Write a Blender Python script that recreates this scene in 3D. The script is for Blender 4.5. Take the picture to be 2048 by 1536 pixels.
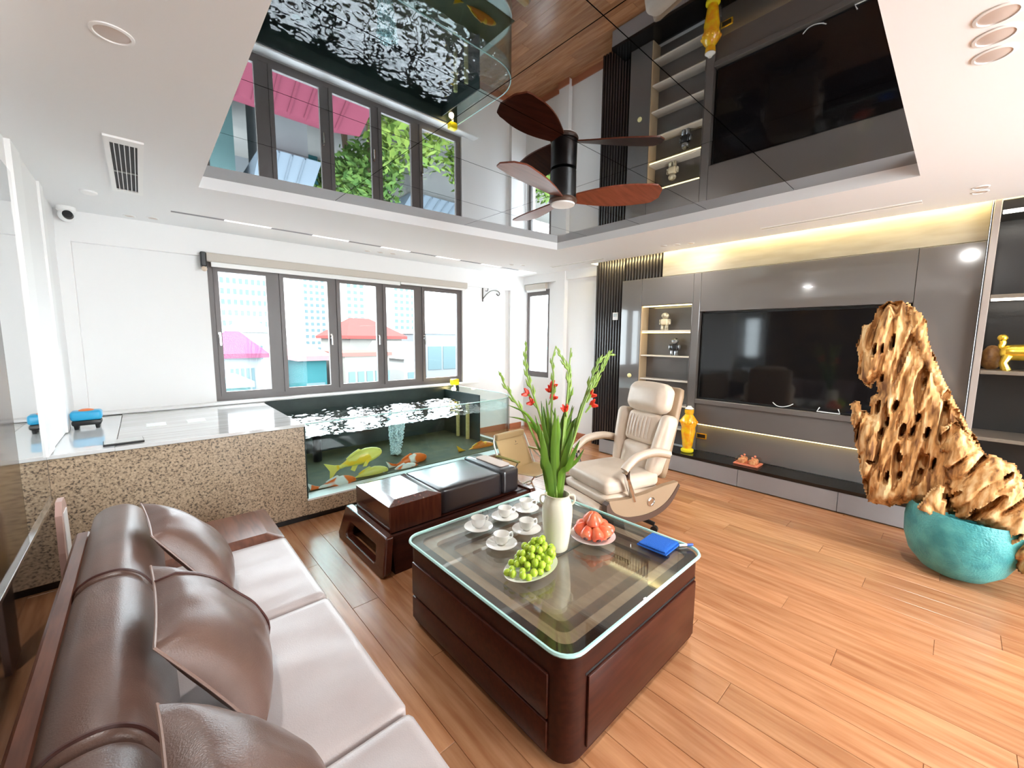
import bpy, bmesh, math, random
from mathutils import Vector, Matrix, noise
random.seed(7)
PI = math.pi
scene = bpy.context.scene
for o in list(bpy.data.objects): bpy.data.objects.remove(o)
C = scene.collection

# ------------------------------------------------------------------ camera
F_PX, YAW, PIT, ROL, HC = 811.0, math.radians(42.33), math.radians(6.49), math.radians(0.46), 1.65
fw = Vector((math.sin(YAW)*math.cos(PIT), math.cos(YAW)*math.cos(PIT), -math.sin(PIT)))
r0 = Vector((math.cos(YAW), -math.sin(YAW), 0)); u0 = r0.cross(fw)
rt = r0*math.cos(ROL)+u0*math.sin(ROL); up = -r0*math.sin(ROL)+u0*math.cos(ROL)
CAM = Vector((0, 0, HC))
cd = bpy.data.cameras.new('camera'); cam = bpy.data.objects.new('camera', cd); C.objects.link(cam)
cd.sensor_fit = 'HORIZONTAL'; cd.sensor_width = 36; cd.lens = F_PX/2048*36; cd.clip_start = .02; cd.clip_end = 2000
cam.matrix_world = Matrix(((rt.x, up.x, -fw.x, 0), (rt.y, up.y, -fw.y, 0), (rt.z, up.z, -fw.z, HC), (0, 0, 0, 1)))
scene.camera = cam
def ray(x, y): return rt*((x-1024)/F_PX) - up*((y-768)/F_PX) + fw
def atz(x, y, z): d = ray(x, y); return CAM + d*((z-HC)/d.z)
def atx(x, y, X): d = ray(x, y); return CAM + d*(X/d.x)
def aty(x, y, Y): d = ray(x, y); return CAM + d*(Y/d.y)
def atd(x, y, D): return CAM + ray(x, y)*D

# ------------------------------------------------------------------ world, sun, exposure
w = bpy.data.worlds.new('world'); scene.world = w; w.use_nodes = True
bg = w.node_tree.nodes['Background']; bg.inputs[0].default_value = (.86, .94, 1.0, 1); bg.inputs[1].default_value = 2.7
sd = bpy.data.lights.new('sun', 'SUN'); sd.energy = .7; sd.angle = math.radians(1.0); sd.color = (1, .96, .9)
sun = bpy.data.objects.new('sun', sd); C.objects.link(sun)
sun.rotation_euler = Vector((.75, .28, -.62)).to_track_quat('-Z', 'Y').to_euler()
vs = scene.view_settings; vs.view_transform = 'Standard'; vs.look = 'None'; vs.gamma = 1; vs.use_curve_mapping = False
vs.exposure = 2.6
# fill lamp added behind the camera, set in the added glazing (added_window)
ad = bpy.data.lights.new('back_fill_lamp', 'AREA'); ad.shape = 'RECTANGLE'; ad.size = 2.3; ad.size_y = 2.4; ad.energy = 18; ad.color = (1, .985, .96)
al = bpy.data.objects.new('back_fill_lamp', ad); C.objects.link(al); al.location = (2.75, -3.13, 1.32); al.rotation_euler = (math.radians(90), 0, 0)

# ------------------------------------------------------------------ materials
MATS = {}
def newmat(n):
    m = bpy.data.materials.new(n); m.use_nodes = True; nt = m.node_tree
    return m, nt, nt.nodes['Principled BSDF']
def mat(n, col, rough=.5, metal=0, noise_s=None, col2=None, bump=0, bscale=60, stretch=None, coat=0, spec=None, detail=4, emit=None, rand=0, lo=.35, hi=.65, coatr=.05):
    if n in MATS: return MATS[n]
    m, nt, b = newmat(n); N = nt.nodes; L = nt.links
    b.inputs['Base Color'].default_value = (*col, 1); b.inputs['Roughness'].default_value = rough; b.inputs['Metallic'].default_value = metal
    if coat: b.inputs['Coat Weight'].default_value = coat; b.inputs['Coat Roughness'].default_value = coatr
    if spec is not None: b.inputs['Specular IOR Level'].default_value = spec
    tc = N.new('ShaderNodeTexCoord'); mp = N.new('ShaderNodeMapping'); L.new(tc.outputs['Object'], mp.inputs['Vector'])
    if stretch: mp.inputs['Scale'].default_value = stretch
    cur = None
    if noise_s:
        nz = N.new('ShaderNodeTexNoise'); nz.inputs['Scale'].default_value = noise_s; nz.inputs['Detail'].default_value = detail
        if rand:
            oi = N.new('ShaderNodeObjectInfo'); va = N.new('ShaderNodeVectorMath'); va.operation = 'MULTIPLY_ADD'
            L.new(oi.outputs['Random'], va.inputs[0]); va.inputs[1].default_value = (37, 53, 71); L.new(mp.outputs[0], va.inputs[2])
            L.new(va.outputs[0], nz.inputs['Vector'])
        else: L.new(mp.outputs[0], nz.inputs['Vector'])
        cr = N.new('ShaderNodeValToRGB'); cr.color_ramp.elements[0].position = lo; cr.color_ramp.elements[1].position = hi
        cr.color_ramp.elements[0].color = (*col, 1); cr.color_ramp.elements[1].color = (*(col2 or col), 1)
        L.new(nz.outputs[0], cr.inputs[0]); cur = cr.outputs[0]
        if rand:
            hs = N.new('ShaderNodeHueSaturation'); mr = N.new('ShaderNodeMapRange')
            mr.inputs[3].default_value = 1-rand; mr.inputs[4].default_value = 1+rand
            L.new(oi.outputs['Random'], mr.inputs[0]); L.new(mr.outputs[0], hs.inputs['Value']); L.new(cur, hs.inputs['Color']); cur = hs.outputs[0]
        L.new(cur, b.inputs['Base Color'])
    if bump:
        nb = N.new('ShaderNodeTexNoise'); nb.inputs['Scale'].default_value = bscale; nb.inputs['Detail'].default_value = 3
        L.new(mp.outputs[0], nb.inputs['Vector'])
        bp = N.new('ShaderNodeBump'); bp.inputs['Strength'].default_value = bump; bp.inputs['Distance'].default_value = .01
        L.new(nb.outputs[0], bp.inputs['Height']); L.new(bp.outputs[0], b.inputs['Normal'])
    if emit: b.inputs['Emission Color'].default_value = (*emit[:3], 1); b.inputs['Emission Strength'].default_value = emit[3]
    MATS[n] = m; return m
def glassmat(n, tint, refl=1.0, rough=0.0, ior=1.5):
    m, nt, b = newmat(n); N = nt.nodes; L = nt.links; N.remove(b)
    out = N['Material Output']; tr = N.new('ShaderNodeBsdfTransparent'); tr.inputs[0].default_value = (*tint, 1)
    gl = N.new('ShaderNodeBsdfGlossy'); gl.inputs['Roughness'].default_value = rough; gl.inputs[0].default_value = (refl, refl, refl, 1)
    fr = N.new('ShaderNodeFresnel'); fr.inputs[0].default_value = ior; mx = N.new('ShaderNodeMixShader')
    geo = N.new('ShaderNodeNewGeometry'); mm = N.new('ShaderNodeMath'); mm.operation = 'MULTIPLY_ADD'; mm.inputs[1].default_value = 1/ior-ior; mm.inputs[2].default_value = ior
    L.new(geo.outputs['Backfacing'], mm.inputs[0]); L.new(mm.outputs[0], fr.inputs[0])
    fr2 = fr
    L.new(fr2.outputs[0], mx.inputs[0]); L.new(tr.outputs[0], mx.inputs[1]); L.new(gl.outputs[0], mx.inputs[2]); L.new(mx.outputs[0], out.inputs[0])
    MATS[n] = m; return m
def emitmat(n, col, s):
    m, nt, b = newmat(n); b.inputs['Base Color'].default_value = (*col, 1); b.inputs['Emission Color'].default_value = (*col, 1); b.inputs['Emission Strength'].default_value = s
    MATS[n] = m; return m

M_white = mat('white_paint', (.86, .855, .85), .6)
M_ceil = mat('ceiling_paint', (.86, .865, .87), .7)
M_trimw = mat('white_trim', (.88, .88, .87), .35)
M_mirror = mat('black_mirror', (.31, .315, .325), .015, metal=1)
M_groove = mat('seam_dark', (.01, .01, .01), .6)
M_floorb = mat('floor_joint', (.16, .06, .025), .6)
M_leather = mat('brown_leather', (.115, .066, .052), .33, noise_s=6, col2=(.15, .086, .068), bump=.12, bscale=260)
M_leather_s = mat('seat_leather', (.43, .37, .36), .33, noise_s=5, col2=(.48, .42, .41), bump=.1, bscale=220)
M_pipe = mat('leather_piping', (.07, .022, .018), .4)
M_dwood = mat('dark_wood', (.026, .006, .004), .36, noise_s=5, col2=(.046, .011, .006), stretch=(1, 9, 9), spec=.22)
M_dwood2 = mat('dark_wood_grain', (.12, .042, .024), .3, noise_s=5, col2=(.19, .07, .04), stretch=(9, 1, 9), coat=.2, coatr=.15)
M_black = mat('black_plastic', (.008, .008, .009), .35)
M_chrome = mat('chrome', (.75, .77, .78), .12, metal=1)
M_steel = mat('dark_steel', (.12, .115, .10), .35, metal=1)
M_bench_lea = mat('black_leather', (.02, .018, .021), .3, bump=.1, bscale=250, coat=1, coatr=.22)
M_wframe = mat('window_frame', (.14, .12, .115), .4)
M_pane = glassmat('window_glass', (.97, .99, .99), .12)
M_tablegl = glassmat('table_glass', (.90, .97, .95), .95, ior=1.7)
M_tankgl = glassmat('tank_glass', (.93, .985, .975), .35)
M_cream = mat('beige_leather', (.62, .50, .39), .4, noise_s=7, col2=(.68, .56, .45), bump=.1, bscale=200)
M_tan = mat('tan_leather', (.34, .23, .14), .5)
M_brown = mat('brown_trim', (.09, .05, .035), .4)
M_porc = mat('porcelain', (.86, .84, .80), .12)
M_vase = mat('vase_glaze', (.68, .64, .50), .25)
M_grape = mat('grape_skin', (.36, .52, .03), .22, noise_s=30, col2=(.46, .60, .06), rand=.12)
M_apple = mat('rose_apple_skin', (.75, .10, .05), .25, noise_s=14, col2=(.85, .22, .10), rand=.12)
M_cloth = mat('blue_cloth', (.008, .11, .50), .9, bump=.7, bscale=180)
M_stem = mat('stem_green', (.20, .34, .05), .5, noise_s=12, col2=(.28, .42, .07))
M_leaf = mat('leaf_green', (.055, .14, .008), .42, noise_s=20, col2=(.13, .26, .015), stretch=(1, 1, .15), rand=.25)
M_petal = mat('red_petal', (.85, .05, .02), .5)
M_tv = mat('tv_screen', (.006, .006, .007), .06)
M_panel = mat('grey_gloss_panel', (.135, .122, .115), .09, coat=.6, coatr=.02)
M_panel_d = mat('grey_satin_panel', (.13, .115, .105), .28)
M_beige = mat('beige_band', (.30, .265, .20), .35, noise_s=3, col2=(.36, .32, .25), stretch=(1, 1, 6))
M_slat = mat('dark_slat', (.035, .03, .03), .22)
M_slatb = mat('slat_backing', (.008, .008, .008), .6)
M_granite_blk = mat('black_stone', (.008, .008, .008), .08)
M_gold = mat('gold', (.85, .55, .05), .25, metal=.85, noise_s=20, col2=(.95, .68, .10))
M_yglass = mat('amber_glass', (.95, .62, .01), .15, noise_s=18, col2=(.95, .35, .01), coat=.8)
M_darkcab = mat('dark_cabinet', (.018, .017, .016), .3, bump=.05)
M_shelf = mat('shelf_bronze', (.16, .13, .10), .35)
M_led = emitmat('led_warm', (1, .80, .33), 1.3)
M_ledw = emitmat('led_white', (1, .95, .85), 3.0)
M_teal = mat('turquoise_glaze', (.035, .23, .24), .38, noise_s=9, col2=(.09, .38, .37), bump=.5, bscale=90)
M_beigef = mat('camp_fabric', (.62, .44, .22), .8, bump=.3, bscale=300)
M_silver = mat('aluminium_tube', (.75, .74, .68), .3, metal=.9)
M_blind = mat('blind_fabric', (.58, .53, .47), .7)
M_water = glassmat('water_surface', (.72, .88, .88), 1.0, ior=1.8)
M_bub = mat('bubble', (.82, .96, 1.0), .2)
M_tankin = mat('tank_liner', (.006, .018, .016), .5, noise_s=5, col2=(.016, .032, .028))
M_tankfl = mat('tank_floor', (.04, .042, .014), .7, noise_s=5, col2=(.085, .075, .025))
M_downl = mat('lens_frosted', (.62, .52, .46), .3)
M_fanblade = mat('fan_blade_wood', (.16, .035, .015), .3, noise_s=5, col2=(.24, .06, .03), stretch=(1, 8, 1))
# granite speckle
m, nt, b = newmat('granite'); N = nt.nodes; L = nt.links
tc = N.new('ShaderNodeTexCoord'); nz = N.new('ShaderNodeTexNoise'); nz.inputs['Scale'].default_value = 75; nz.inputs['Detail'].default_value = 2; nz.inputs['Roughness'].default_value = .7
cr = N.new('ShaderNodeValToRGB'); e = cr.color_ramp.elements
e[0].position = .36; e[0].color = (.10, .075, .055, 1); e[1].position = .47; e[1].color = (.42, .31, .21, 1)
q = e.new(.6); q.color = (.50, .38, .26, 1); q = e.new(.72); q.color = (.62, .50, .36, 1)
L.new(tc.outputs['Object'], nz.inputs['Vector']); L.new(nz.outputs[0], cr.inputs[0]); L.new(cr.outputs[0], b.inputs['Base Color']); b.inputs['Roughness'].default_value = .3
M_granite = m
# driftwood
m, nt, b = newmat('driftwood'); N = nt.nodes; L = nt.links
tc = N.new('ShaderNodeTexCoord'); mp = N.new('ShaderNodeMapping'); mp.inputs['Scale'].default_value = (1, 1, .18); mp.inputs['Rotation'].default_value = (.35, 0, 0)
nz = N.new('ShaderNodeTexNoise'); nz.inputs['Scale'].default_value = 26; nz.inputs['Detail'].default_value = 6
cr = N.new('ShaderNodeValToRGB'); e = cr.color_ramp.elements
e[0].position = .34; e[0].color = (.16, .06, .015, 1); e[1].position = .50; e[1].color = (.55, .28, .09, 1); q = e.new(.66); q.color = (.78, .55, .28, 1)
L.new(tc.outputs['Object'], mp.inputs[0]); L.new(mp.outputs[0], nz.inputs['Vector']); L.new(nz.outputs[0], cr.inputs[0]); L.new(cr.outputs[0], b.inputs['Base Color'])
bp = N.new('ShaderNodeBump'); bp.inputs['Strength'].default_value = .6; bp.inputs['Distance'].default_value = .012; L.new(nz.outputs[0], bp.inputs['Height']); L.new(bp.outputs[0], b.inputs['Normal'])
b.inputs['Roughness'].default_value = .75
M_drift = m
# floor planks
M_plank = mat('oak_plank', (.36, .145, .062), .24, noise_s=3.2, col2=(.54, .265, .13), stretch=(9, .8, 1), rand=.16, detail=7, lo=.3, hi=.7)
def fishmat(n, base, spot, thr, sc):
    m, nt, b = newmat(n); N = nt.nodes; L = nt.links
    tc = N.new('ShaderNodeTexCoord'); nz = N.new('ShaderNodeTexNoise'); nz.inputs['Scale'].default_value = sc; nz.inputs['Detail'].default_value = 1
    oi = N.new('ShaderNodeObjectInfo'); va = N.new('ShaderNodeVectorMath'); va.operation = 'ADD'
    L.new(tc.outputs['Object'], va.inputs[0]); L.new(oi.outputs['Random'], va.inputs[1]); L.new(va.outputs[0], nz.inputs['Vector'])
    cr = N.new('ShaderNodeValToRGB'); e = cr.color_ramp.elements; e[0].position = thr; e[0].color = (*base, 1); e[1].position = thr+.03; e[1].color = (*spot, 1)
    L.new(nz.outputs[0], cr.inputs[0]); L.new(cr.outputs[0], b.inputs['Base Color']); b.inputs['Roughness'].default_value = .3
    return m
M_fy = fishmat('koi_yellow', (.80, .74, .16), (.90, .62, .03), .56, 7)
M_fo = fishmat('koi_orange_white', (.82, .84, .78), (.85, .17, .015), .5, 6)
M_fa = fishmat('koi_amber', (.90, .50, .02), (.75, .22, .01), .5, 7)

# ------------------------------------------------------------------ mesh helpers
class MB:
    def __init__(s): s.v = []; s.f = []
    def add(s, v, f):
        n = len(s.v); s.v += [tuple(p) for p in v]; s.f += [tuple(i+n for i in q) for q in f]; return s
    def box(s, x0, x1, y0, y1, z0, z1):
        return s.add([(x0,y0,z0),(x1,y0,z0),(x1,y1,z0),(x0,y1,z0),(x0,y0,z1),(x1,y0,z1),(x1,y1,z1),(x0,y1,z1)],
                     [(0,3,2,1),(4,5,6,7),(0,1,5,4),(1,2,6,5),(2,3,7,6),(3,0,4,7)])
    def bm(s, bm):
        bm.verts.index_update()
        s.add([v.co.copy() for v in bm.verts], [[v.index for v in f.verts] for f in bm.faces]); bm.free(); return s
    def bev(s, x0, x1, y0, y1, z0, z1, r=.01, seg=2):
        bm = bmesh.new(); bmesh.ops.create_cube(bm, size=1)
        for v in bm.verts: v.co = Vector(((x0+x1)/2+v.co.x*(x1-x0), (y0+y1)/2+v.co.y*(y1-y0), (z0+z1)/2+v.co.z*(z1-z0)))
        r = min(r, .49*min(x1-x0, y1-y0, z1-z0))
        bmesh.ops.bevel(bm, geom=bm.edges[:], offset=r, segments=seg, affect='EDGES', profile=.5); return s.bm(bm)
    def lathe(s, prof, n=32, c=(0,0,0), cap0=True, cap1=True):
        v = []; f = []; k = len(prof)
        for (r, z) in prof:
            for i in range(n):
                a = 2*PI*i/n; v.append((c[0]+r*math.cos(a), c[1]+r*math.sin(a), c[2]+z))
        for j in range(k-1):
            for i in range(n):
                i2 = (i+1) % n; f.append((j*n+i, j*n+i2, (j+1)*n+i2, (j+1)*n+i))
        if cap0: f.append(tuple(range(n-1, -1, -1)))
        if cap1: f.append(tuple((k-1)*n+i for i in range(n)))
        return s.add(v, f)
    def tube(s, pts, rad, n=8, closed=False, flat=None):
        pts = [Vector(p) for p in pts]; k = len(pts); v = []; f = []
        rads = rad if isinstance(rad, (list, tuple)) else [rad]*k
        ref = None
        for j, p in enumerate(pts):
            if closed: t = pts[(j+1) % k]-pts[j-1]
            else: t = pts[min(j+1, k-1)]-pts[max(j-1, 0)]
            t.normalize()
            if ref is None: ref = Vector((0,0,1)) if abs(t.z) < .9 else Vector((1,0,0))
            a = ref.cross(t)
            if a.length < 1e-4: a = Vector((1,0,0)).cross(t)
            a.normalize(); b = t.cross(a); ref = b
            for i in range(n):
                th = 2*PI*i/n; q = a*math.cos(th)*(flat or 1)+b*math.sin(th); v.append(p+q*rads[j])
        m = k if closed else k-1
        for j in range(m):
            j2 = (j+1) % k
            for i in range(n):
                i2 = (i+1) % n; f.append((j*n+i, j*n+i2, j2*n+i2, j2*n+i))
        if not closed: f.append(tuple(range(n-1, -1, -1))); f.append(tuple((k-1)*n+i for i in range(n)))
        return s.add(v, f)
    def prism(s, poly, a0, a1, axis='z'):
        n = len(poly)
        def P(p, h): return (p[0], p[1], h) if axis == 'z' else ((p[0], h, p[1]) if axis == 'y' else (h, p[0], p[1]))
        v = [P(p, a0) for p in poly]+[P(p, a1) for p in poly]
        return s.add(v, [tuple(range(n-1, -1, -1)), tuple(range(n, 2*n))]+[(i, (i+1) % n, n+(i+1) % n, n+i) for i in range(n)])
    def ring(s, outer, inner, z0, z1):
        n = len(outer); v = [(*p, z0) for p in outer]+[(*p, z1) for p in outer]+[(*p, z0) for p in inner]+[(*p, z1) for p in inner]; f = []
        for i in range(n):
            j = (i+1) % n
            f += [(i, j, n+j, n+i), (2*n+j, 2*n+i, 3*n+i, 3*n+j), (n+i, n+j, 3*n+j, 3*n+i), (j, i, 2*n+i, 2*n+j)]
        return s.add(v, f)
    def sphere(s, c, r, u=14, vv=9, sc=(1,1,1)):
        bm = bmesh.new(); bmesh.ops.create_uvsphere(bm, u_segments=u, v_segments=vv, radius=r)
        for q in bm.verts: q.co = Vector((c[0]+q.co.x*sc[0], c[1]+q.co.y*sc[1], c[2]+q.co.z*sc[2]))
        return s.bm(bm)
    def ico(s, c, r, sub=1):
        bm = bmesh.new(); bmesh.ops.create_icosphere(bm, subdivisions=sub, radius=r)
        for q in bm.verts: q.co += Vector(c)
        return s.bm(bm)
    def cushion(s, x0, x1, y0, y1, z0, z1, r=.04, puff=.02, n=14, wr=0, seed=0, pz=True, sidep=0):
        bm = bmesh.new(); bmesh.ops.create_cube(bm, size=2)
        bmesh.ops.subdivide_edges(bm, edges=bm.edges[:], cuts=n, use_grid_fill=True)
        hx, hy, hz = (x1-x0)/2, (y1-y0)/2, (z1-z0)/2; r = min(r, hx*.98, hy*.98, hz*.98); cx, cy, cz = (x0+x1)/2, (y0+y1)/2, (z0+z1)/2
        for v in bm.verts:
            a, b_, c_ = v.co
            q = Vector((a*hx, b_*hy, c_*hz)); k = Vector((max(-hx+r, min(hx-r, q.x)), max(-hy+r, min(hy-r, q.y)), max(-hz+r, min(hz-r, q.z))))
            d = q-k
            if d.length > 1e-6:
                q = k+d.normalized()*r
            ex = (1-a*a)*(1-b_*b_); ez = (1-c_*c_)
            q.z += c_*puff*ex
            if sidep: q.x += a*sidep*(1-b_*b_)*ez; q.y += b_*sidep*(1-a*a)*ez
            if wr and c_ > .5:
                p = Vector((q.x*2.2+seed, q.y*6+seed, seed)); q.z += wr*noise.noise(p)*min(1, ex*3)
            v.co = q+Vector((cx, cy, cz))
        return s.bm(bm)
    def xf(s, M):
        s.v = [tuple(M @ Vector(p)) for p in s.v]; return s
    def build(s, name, m, parent=None, smooth=False, loc=None):
        me = bpy.data.meshes.new(name); me.from_pydata(s.v, [], s.f); me.update()
        bm = bmesh.new(); bm.from_mesh(me); bmesh.ops.recalc_face_normals(bm, faces=bm.faces[:]); bm.to_mesh(me); bm.free()
        if smooth:
            for p in me.polygons: p.use_smooth = True
            if smooth != 'all':
                try: me.set_sharp_from_angle(angle=math.radians(smooth if smooth is not True else 40))
                except Exception: pass
        me.materials.append(m)
        o = bpy.data.objects.new(name, me); C.objects.link(o)
        if parent: o.parent = parent
        if loc: o.location = loc
        return o
def tag(o, label=None, cat=None, group=None, kind=None):
    if label: o['label'] = label
    if cat: o['category'] = cat
    if group: o['group'] = group
    if kind: o['kind'] = kind
    return o
def thing(name, label, cat, loc=(0,0,0), rz=0, group=None):
    o = bpy.data.objects.new(name, None); C.objects.link(o); o.location = loc; o.rotation_euler = (0, 0, rz); o.empty_display_size = .05
    return tag(o, label, cat, group)
def copy_tree(o, parent=None):
    c = o.copy(); C.objects.link(c); c.parent = parent
    for ch in list(o.children): copy_tree(ch, c)
    return c
def struct(name, mb, m, parent=None, smooth=False):
    o = mb.build(name, m, parent, smooth)
    if not parent: o['kind'] = 'structure'
    return o
def rrect(x0, x1, y0, y1, r, n=6):
    out = []
    for cx, cy, a0 in ((x1-r, y0+r, -PI/2), (x1-r, y1-r, 0), (x0+r, y1-r, PI/2), (x0+r, y0+r, PI)):
        for i in range(n+1):
            a = a0+PI/2*i/n; out.append((cx+r*math.cos(a), cy+r*math.sin(a)))
    return out
def bez(p, n=12):
    p = [Vector(q) for q in p]; out = []
    for i in range(len(p)-1):   # catmull rom
        a = p[max(i-1, 0)]; b = p[i]; c = p[i+1]; d = p[min(i+2, len(p)-1)]
        for k in range(n):
            t = k/n; out.append(.5*((2*b)+(c-a)*t+(2*a-5*b+4*c-d)*t*t+(3*b-a-3*c+d)*t**3))
    out.append(p[-1]); return out
RX = lambda a: Matrix.Rotation(a, 4, 'X'); RY = lambda a: Matrix.Rotation(a, 4, 'Y'); RZ = lambda a: Matrix.Rotation(a, 4, 'Z'); T = lambda *a: Matrix.Translation(Vector(a))

# ================================================================== THE ROOM
XL, XR, YW, YB, ZC, ZM = -.48, 5.25, 5.45, -3.2, 2.74, 2.825
# floor and planks
fl = struct('floor', MB().box(XL-.2, 5.6, YB-.2, YW+.2, -.08, -.006), M_floorb)
PW, PL = .165, 1.75
pm = MB().bev(.0008, PW-.0008, .0008, PL-.0008, -.008, 0, .0012, 1)
base = pm.build('plank', M_plank, fl); first = True
ix = 0; x = XL
while x < 5.3:
    y = YB - [0, .8, 1.45, .35, 1.15, .6][ix % 6]
    while y < YW:
        o = base if first else base.copy()
        if not first: C.objects.link(o)
        o.location = (x, y, 0); first = False; y += PL
    x += PW; ix += 1
# ceiling with recess
rc = [(.394, .277), (3.90, .277), (3.90, 3.47), (.394, 3.90)]
o_ = [(XL-.2, YB-.2), (5.06, YB-.2), (5.06, 3.80), (5.06, YW+.2), (XL-.2, YW+.2)]
cb = MB()
def quadslab(mb, pts, z0, z1): mb.prism(pts, z0, z1)
quadslab(cb, [(XL-.2, YB-.2), (4.97, YB-.2), (4.97, .277), (XL-.2, .277)], ZC, ZC+.2)
quadslab(cb, [(XL-.2, .277), (.394, .277), (.394, 3.90), (XL-.2, 3.90)], ZC, ZC+.2)
quadslab(cb, [(3.90, .277), (4.97, .277), (4.97, 3.47), (3.90, 3.47)], ZC, ZC+.2)
quadslab(cb, [(XL-.2, 3.90), (.394, 3.90), (3.90, 3.47), (4.97, 3.47), (4.97, YW+.2), (XL-.2, YW+.2)], ZC, ZC+.2)
cb.box(4.97, 5.5, 3.76, YW+.2, ZC, ZC+.2)
cb.box(4.97, 5.7, YB-.2, 3.76, ZC+.13, ZC+.2)
ceil = struct('ceiling', cb, M_ceil)
cap = MB().box(-.2, 4.2, .1, 4.1, ZM+.012, ZM+.2).build('recess_backing', M_groove, ceil)
# glossy black ceiling tiles
ys = [.26, .985, 1.66, 2.335, 3.01, 3.92]; xs = [.38, 1.335, 2.6, 3.92]; g = .0022
for i in range(len(xs)-1):
    for j in range(len(ys)-1):
        MB().box(xs[i]+g, xs[i+1]-g, ys[j]+g, ys[j+1]-g, ZM, ZM+.012).build('ceiling_tile', M_mirror, ceil)
# window wall
WX0, WX1, WZ0, WZ1 = .57, 3.87, .925, 2.44
wb = MB().box(XL-.2, WX0, YW, YW+.2, -.05, ZC+.1).box(WX1, 5.5, YW, YW+.2, -.05, ZC+.1).box(WX0, WX1, YW, YW+.2, -.05, WZ0).box(WX0, WX1, YW, YW+.2, WZ1, ZC+.1)
wf = struct('wall_front', wb, M_white)
MB().box(XL-.02, XR, YW-.05, YW, 2.475, ZC).build('beam', M_white, wf)
MB().box(4.86, 5.12, YW-.06, YW, 0, 2.475).build('pilaster', M_white, wf)
MB().box(XL-.02, -.40, YW-.10, YW, .89, 2.475).build('pilaster', M_white, wf)
MB().bev(XL, 4.1, YW-.14, YW-.0, .90, .925, .006).build('window_sill', M_trimw, wf)
# left wall
lw = struct('wall_left', MB().box(XL-.2, XL-.012, YB-.2, YW+.2, -.05, ZC+.1), M_white)
MB().box(XL-.012, XL, 3.02, 3.70, .64, 2.56).build('mirror_panel', mat('grey_mirror', (.72, .735, .74), .03, metal=1), lw)
MB().box(XL-.012, XL+.012, 3.70, 3.95, .9, ZC).build('pilaster_trim', M_trimw, lw)
MB().box(XL-.012, XL+.002, 3.95, 4.55, .9, ZC).build('pilaster_face', M_white, lw)
MB().box(XL-.012, XL+.016, 4.55, 4.70, .9, ZC).build('pilaster_trim', M_trimw, lw)
MB().box(XL-.012, XL, YB, 3.018, .64, 2.56).build('marble_panel', mat('brown_marble', (.03, .014, .006), .1, noise_s=4, col2=(.12, .065, .02), detail=8), lw)
MB().box(XL-.012, XL, YB, 3.76, .06, .62).build('dark_glass_panel', mat('dark_glass', (.012, .011, .010), .04, coat=.5), lw)
MB().bev(XL-.012, XL+.014, YB, 3.76, .62, .64, .003).build('metal_trim', M_chrome, lw)
# back wall with glazing added to brighten the room (behind the photographer)
BX0, BX1 = 1.5, 4.0
bw = MB().box(XL-.2, BX0, YB-.2, YB, -.05, ZC+.1).box(BX1, 5.7, YB-.2, YB, -.05, ZC+.1).box(BX0, BX1, YB-.2, YB, 2.65, ZC+.1)
struct('wall_back', bw, M_white)
w3 = struct('added_window', MB().box(BX0, BX1, YB-.12, YB-.06, 2.58, 2.65).box(BX0, BX1, YB-.12, YB-.06, 0, .06), M_wframe)
for k in range(4):
    xk = BX0+k*(BX1-BX0-.05)/3; MB().box(xk, xk+.05, YB-.12, YB-.06, .06, 2.58).build('mullion', M_wframe, w3)
    if k < 3: MB().box(xk+.05, xk+(BX1-BX0-.05)/3, YB-.095, YB-.085, .06, 2.58).build('pane', M_pane, w3)
# right wall
NY0, NY1, NZ0, NZ1 = 4.82, 5.41, .95, 2.50
rb = MB().box(XR, XR+.2, -.08, NY0, -.05, ZC+.2).box(XR, XR+.2, NY1, YW+.2, -.05, ZC+.2).box(XR, XR+.2, NY0, NY1, -.05, NZ0).box(XR, XR+.2, NY0, NY1, NZ1, ZC+.2).box(5.5, 5.7, YB-.2, -.06, -.05, ZC+.2)
wr_ = struct('wall_right', rb, M_white)
MB().box(XR-.08, XR, 4.42, 4.62, 0, ZC).build('pilaster', M_white, wr_)
MB().box(XR-.06, XR, 3.80, YW, 2.60, ZC).build('beam', M_white, wr_)
struct('baseboard_right', MB().bev(XR-.02, XR, 3.80, 4.42, 0, .1, .004).bev(XR-.1, XR-.08, 4.41, 4.63, 0, .1, .004).bev(XR-.02, XR, 4.62, YW-.06, 0, .1, .004), mat('wood_skirting', (.45, .16, .08), .4))
struct('baseboard_front', MB().bev(3.75, 4.86, YW-.02, YW, 0, .1, .004).bev(4.85, 5.13, YW-.08, YW-.06, 0, .1, .004), MATS['wood_skirting'])

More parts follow.
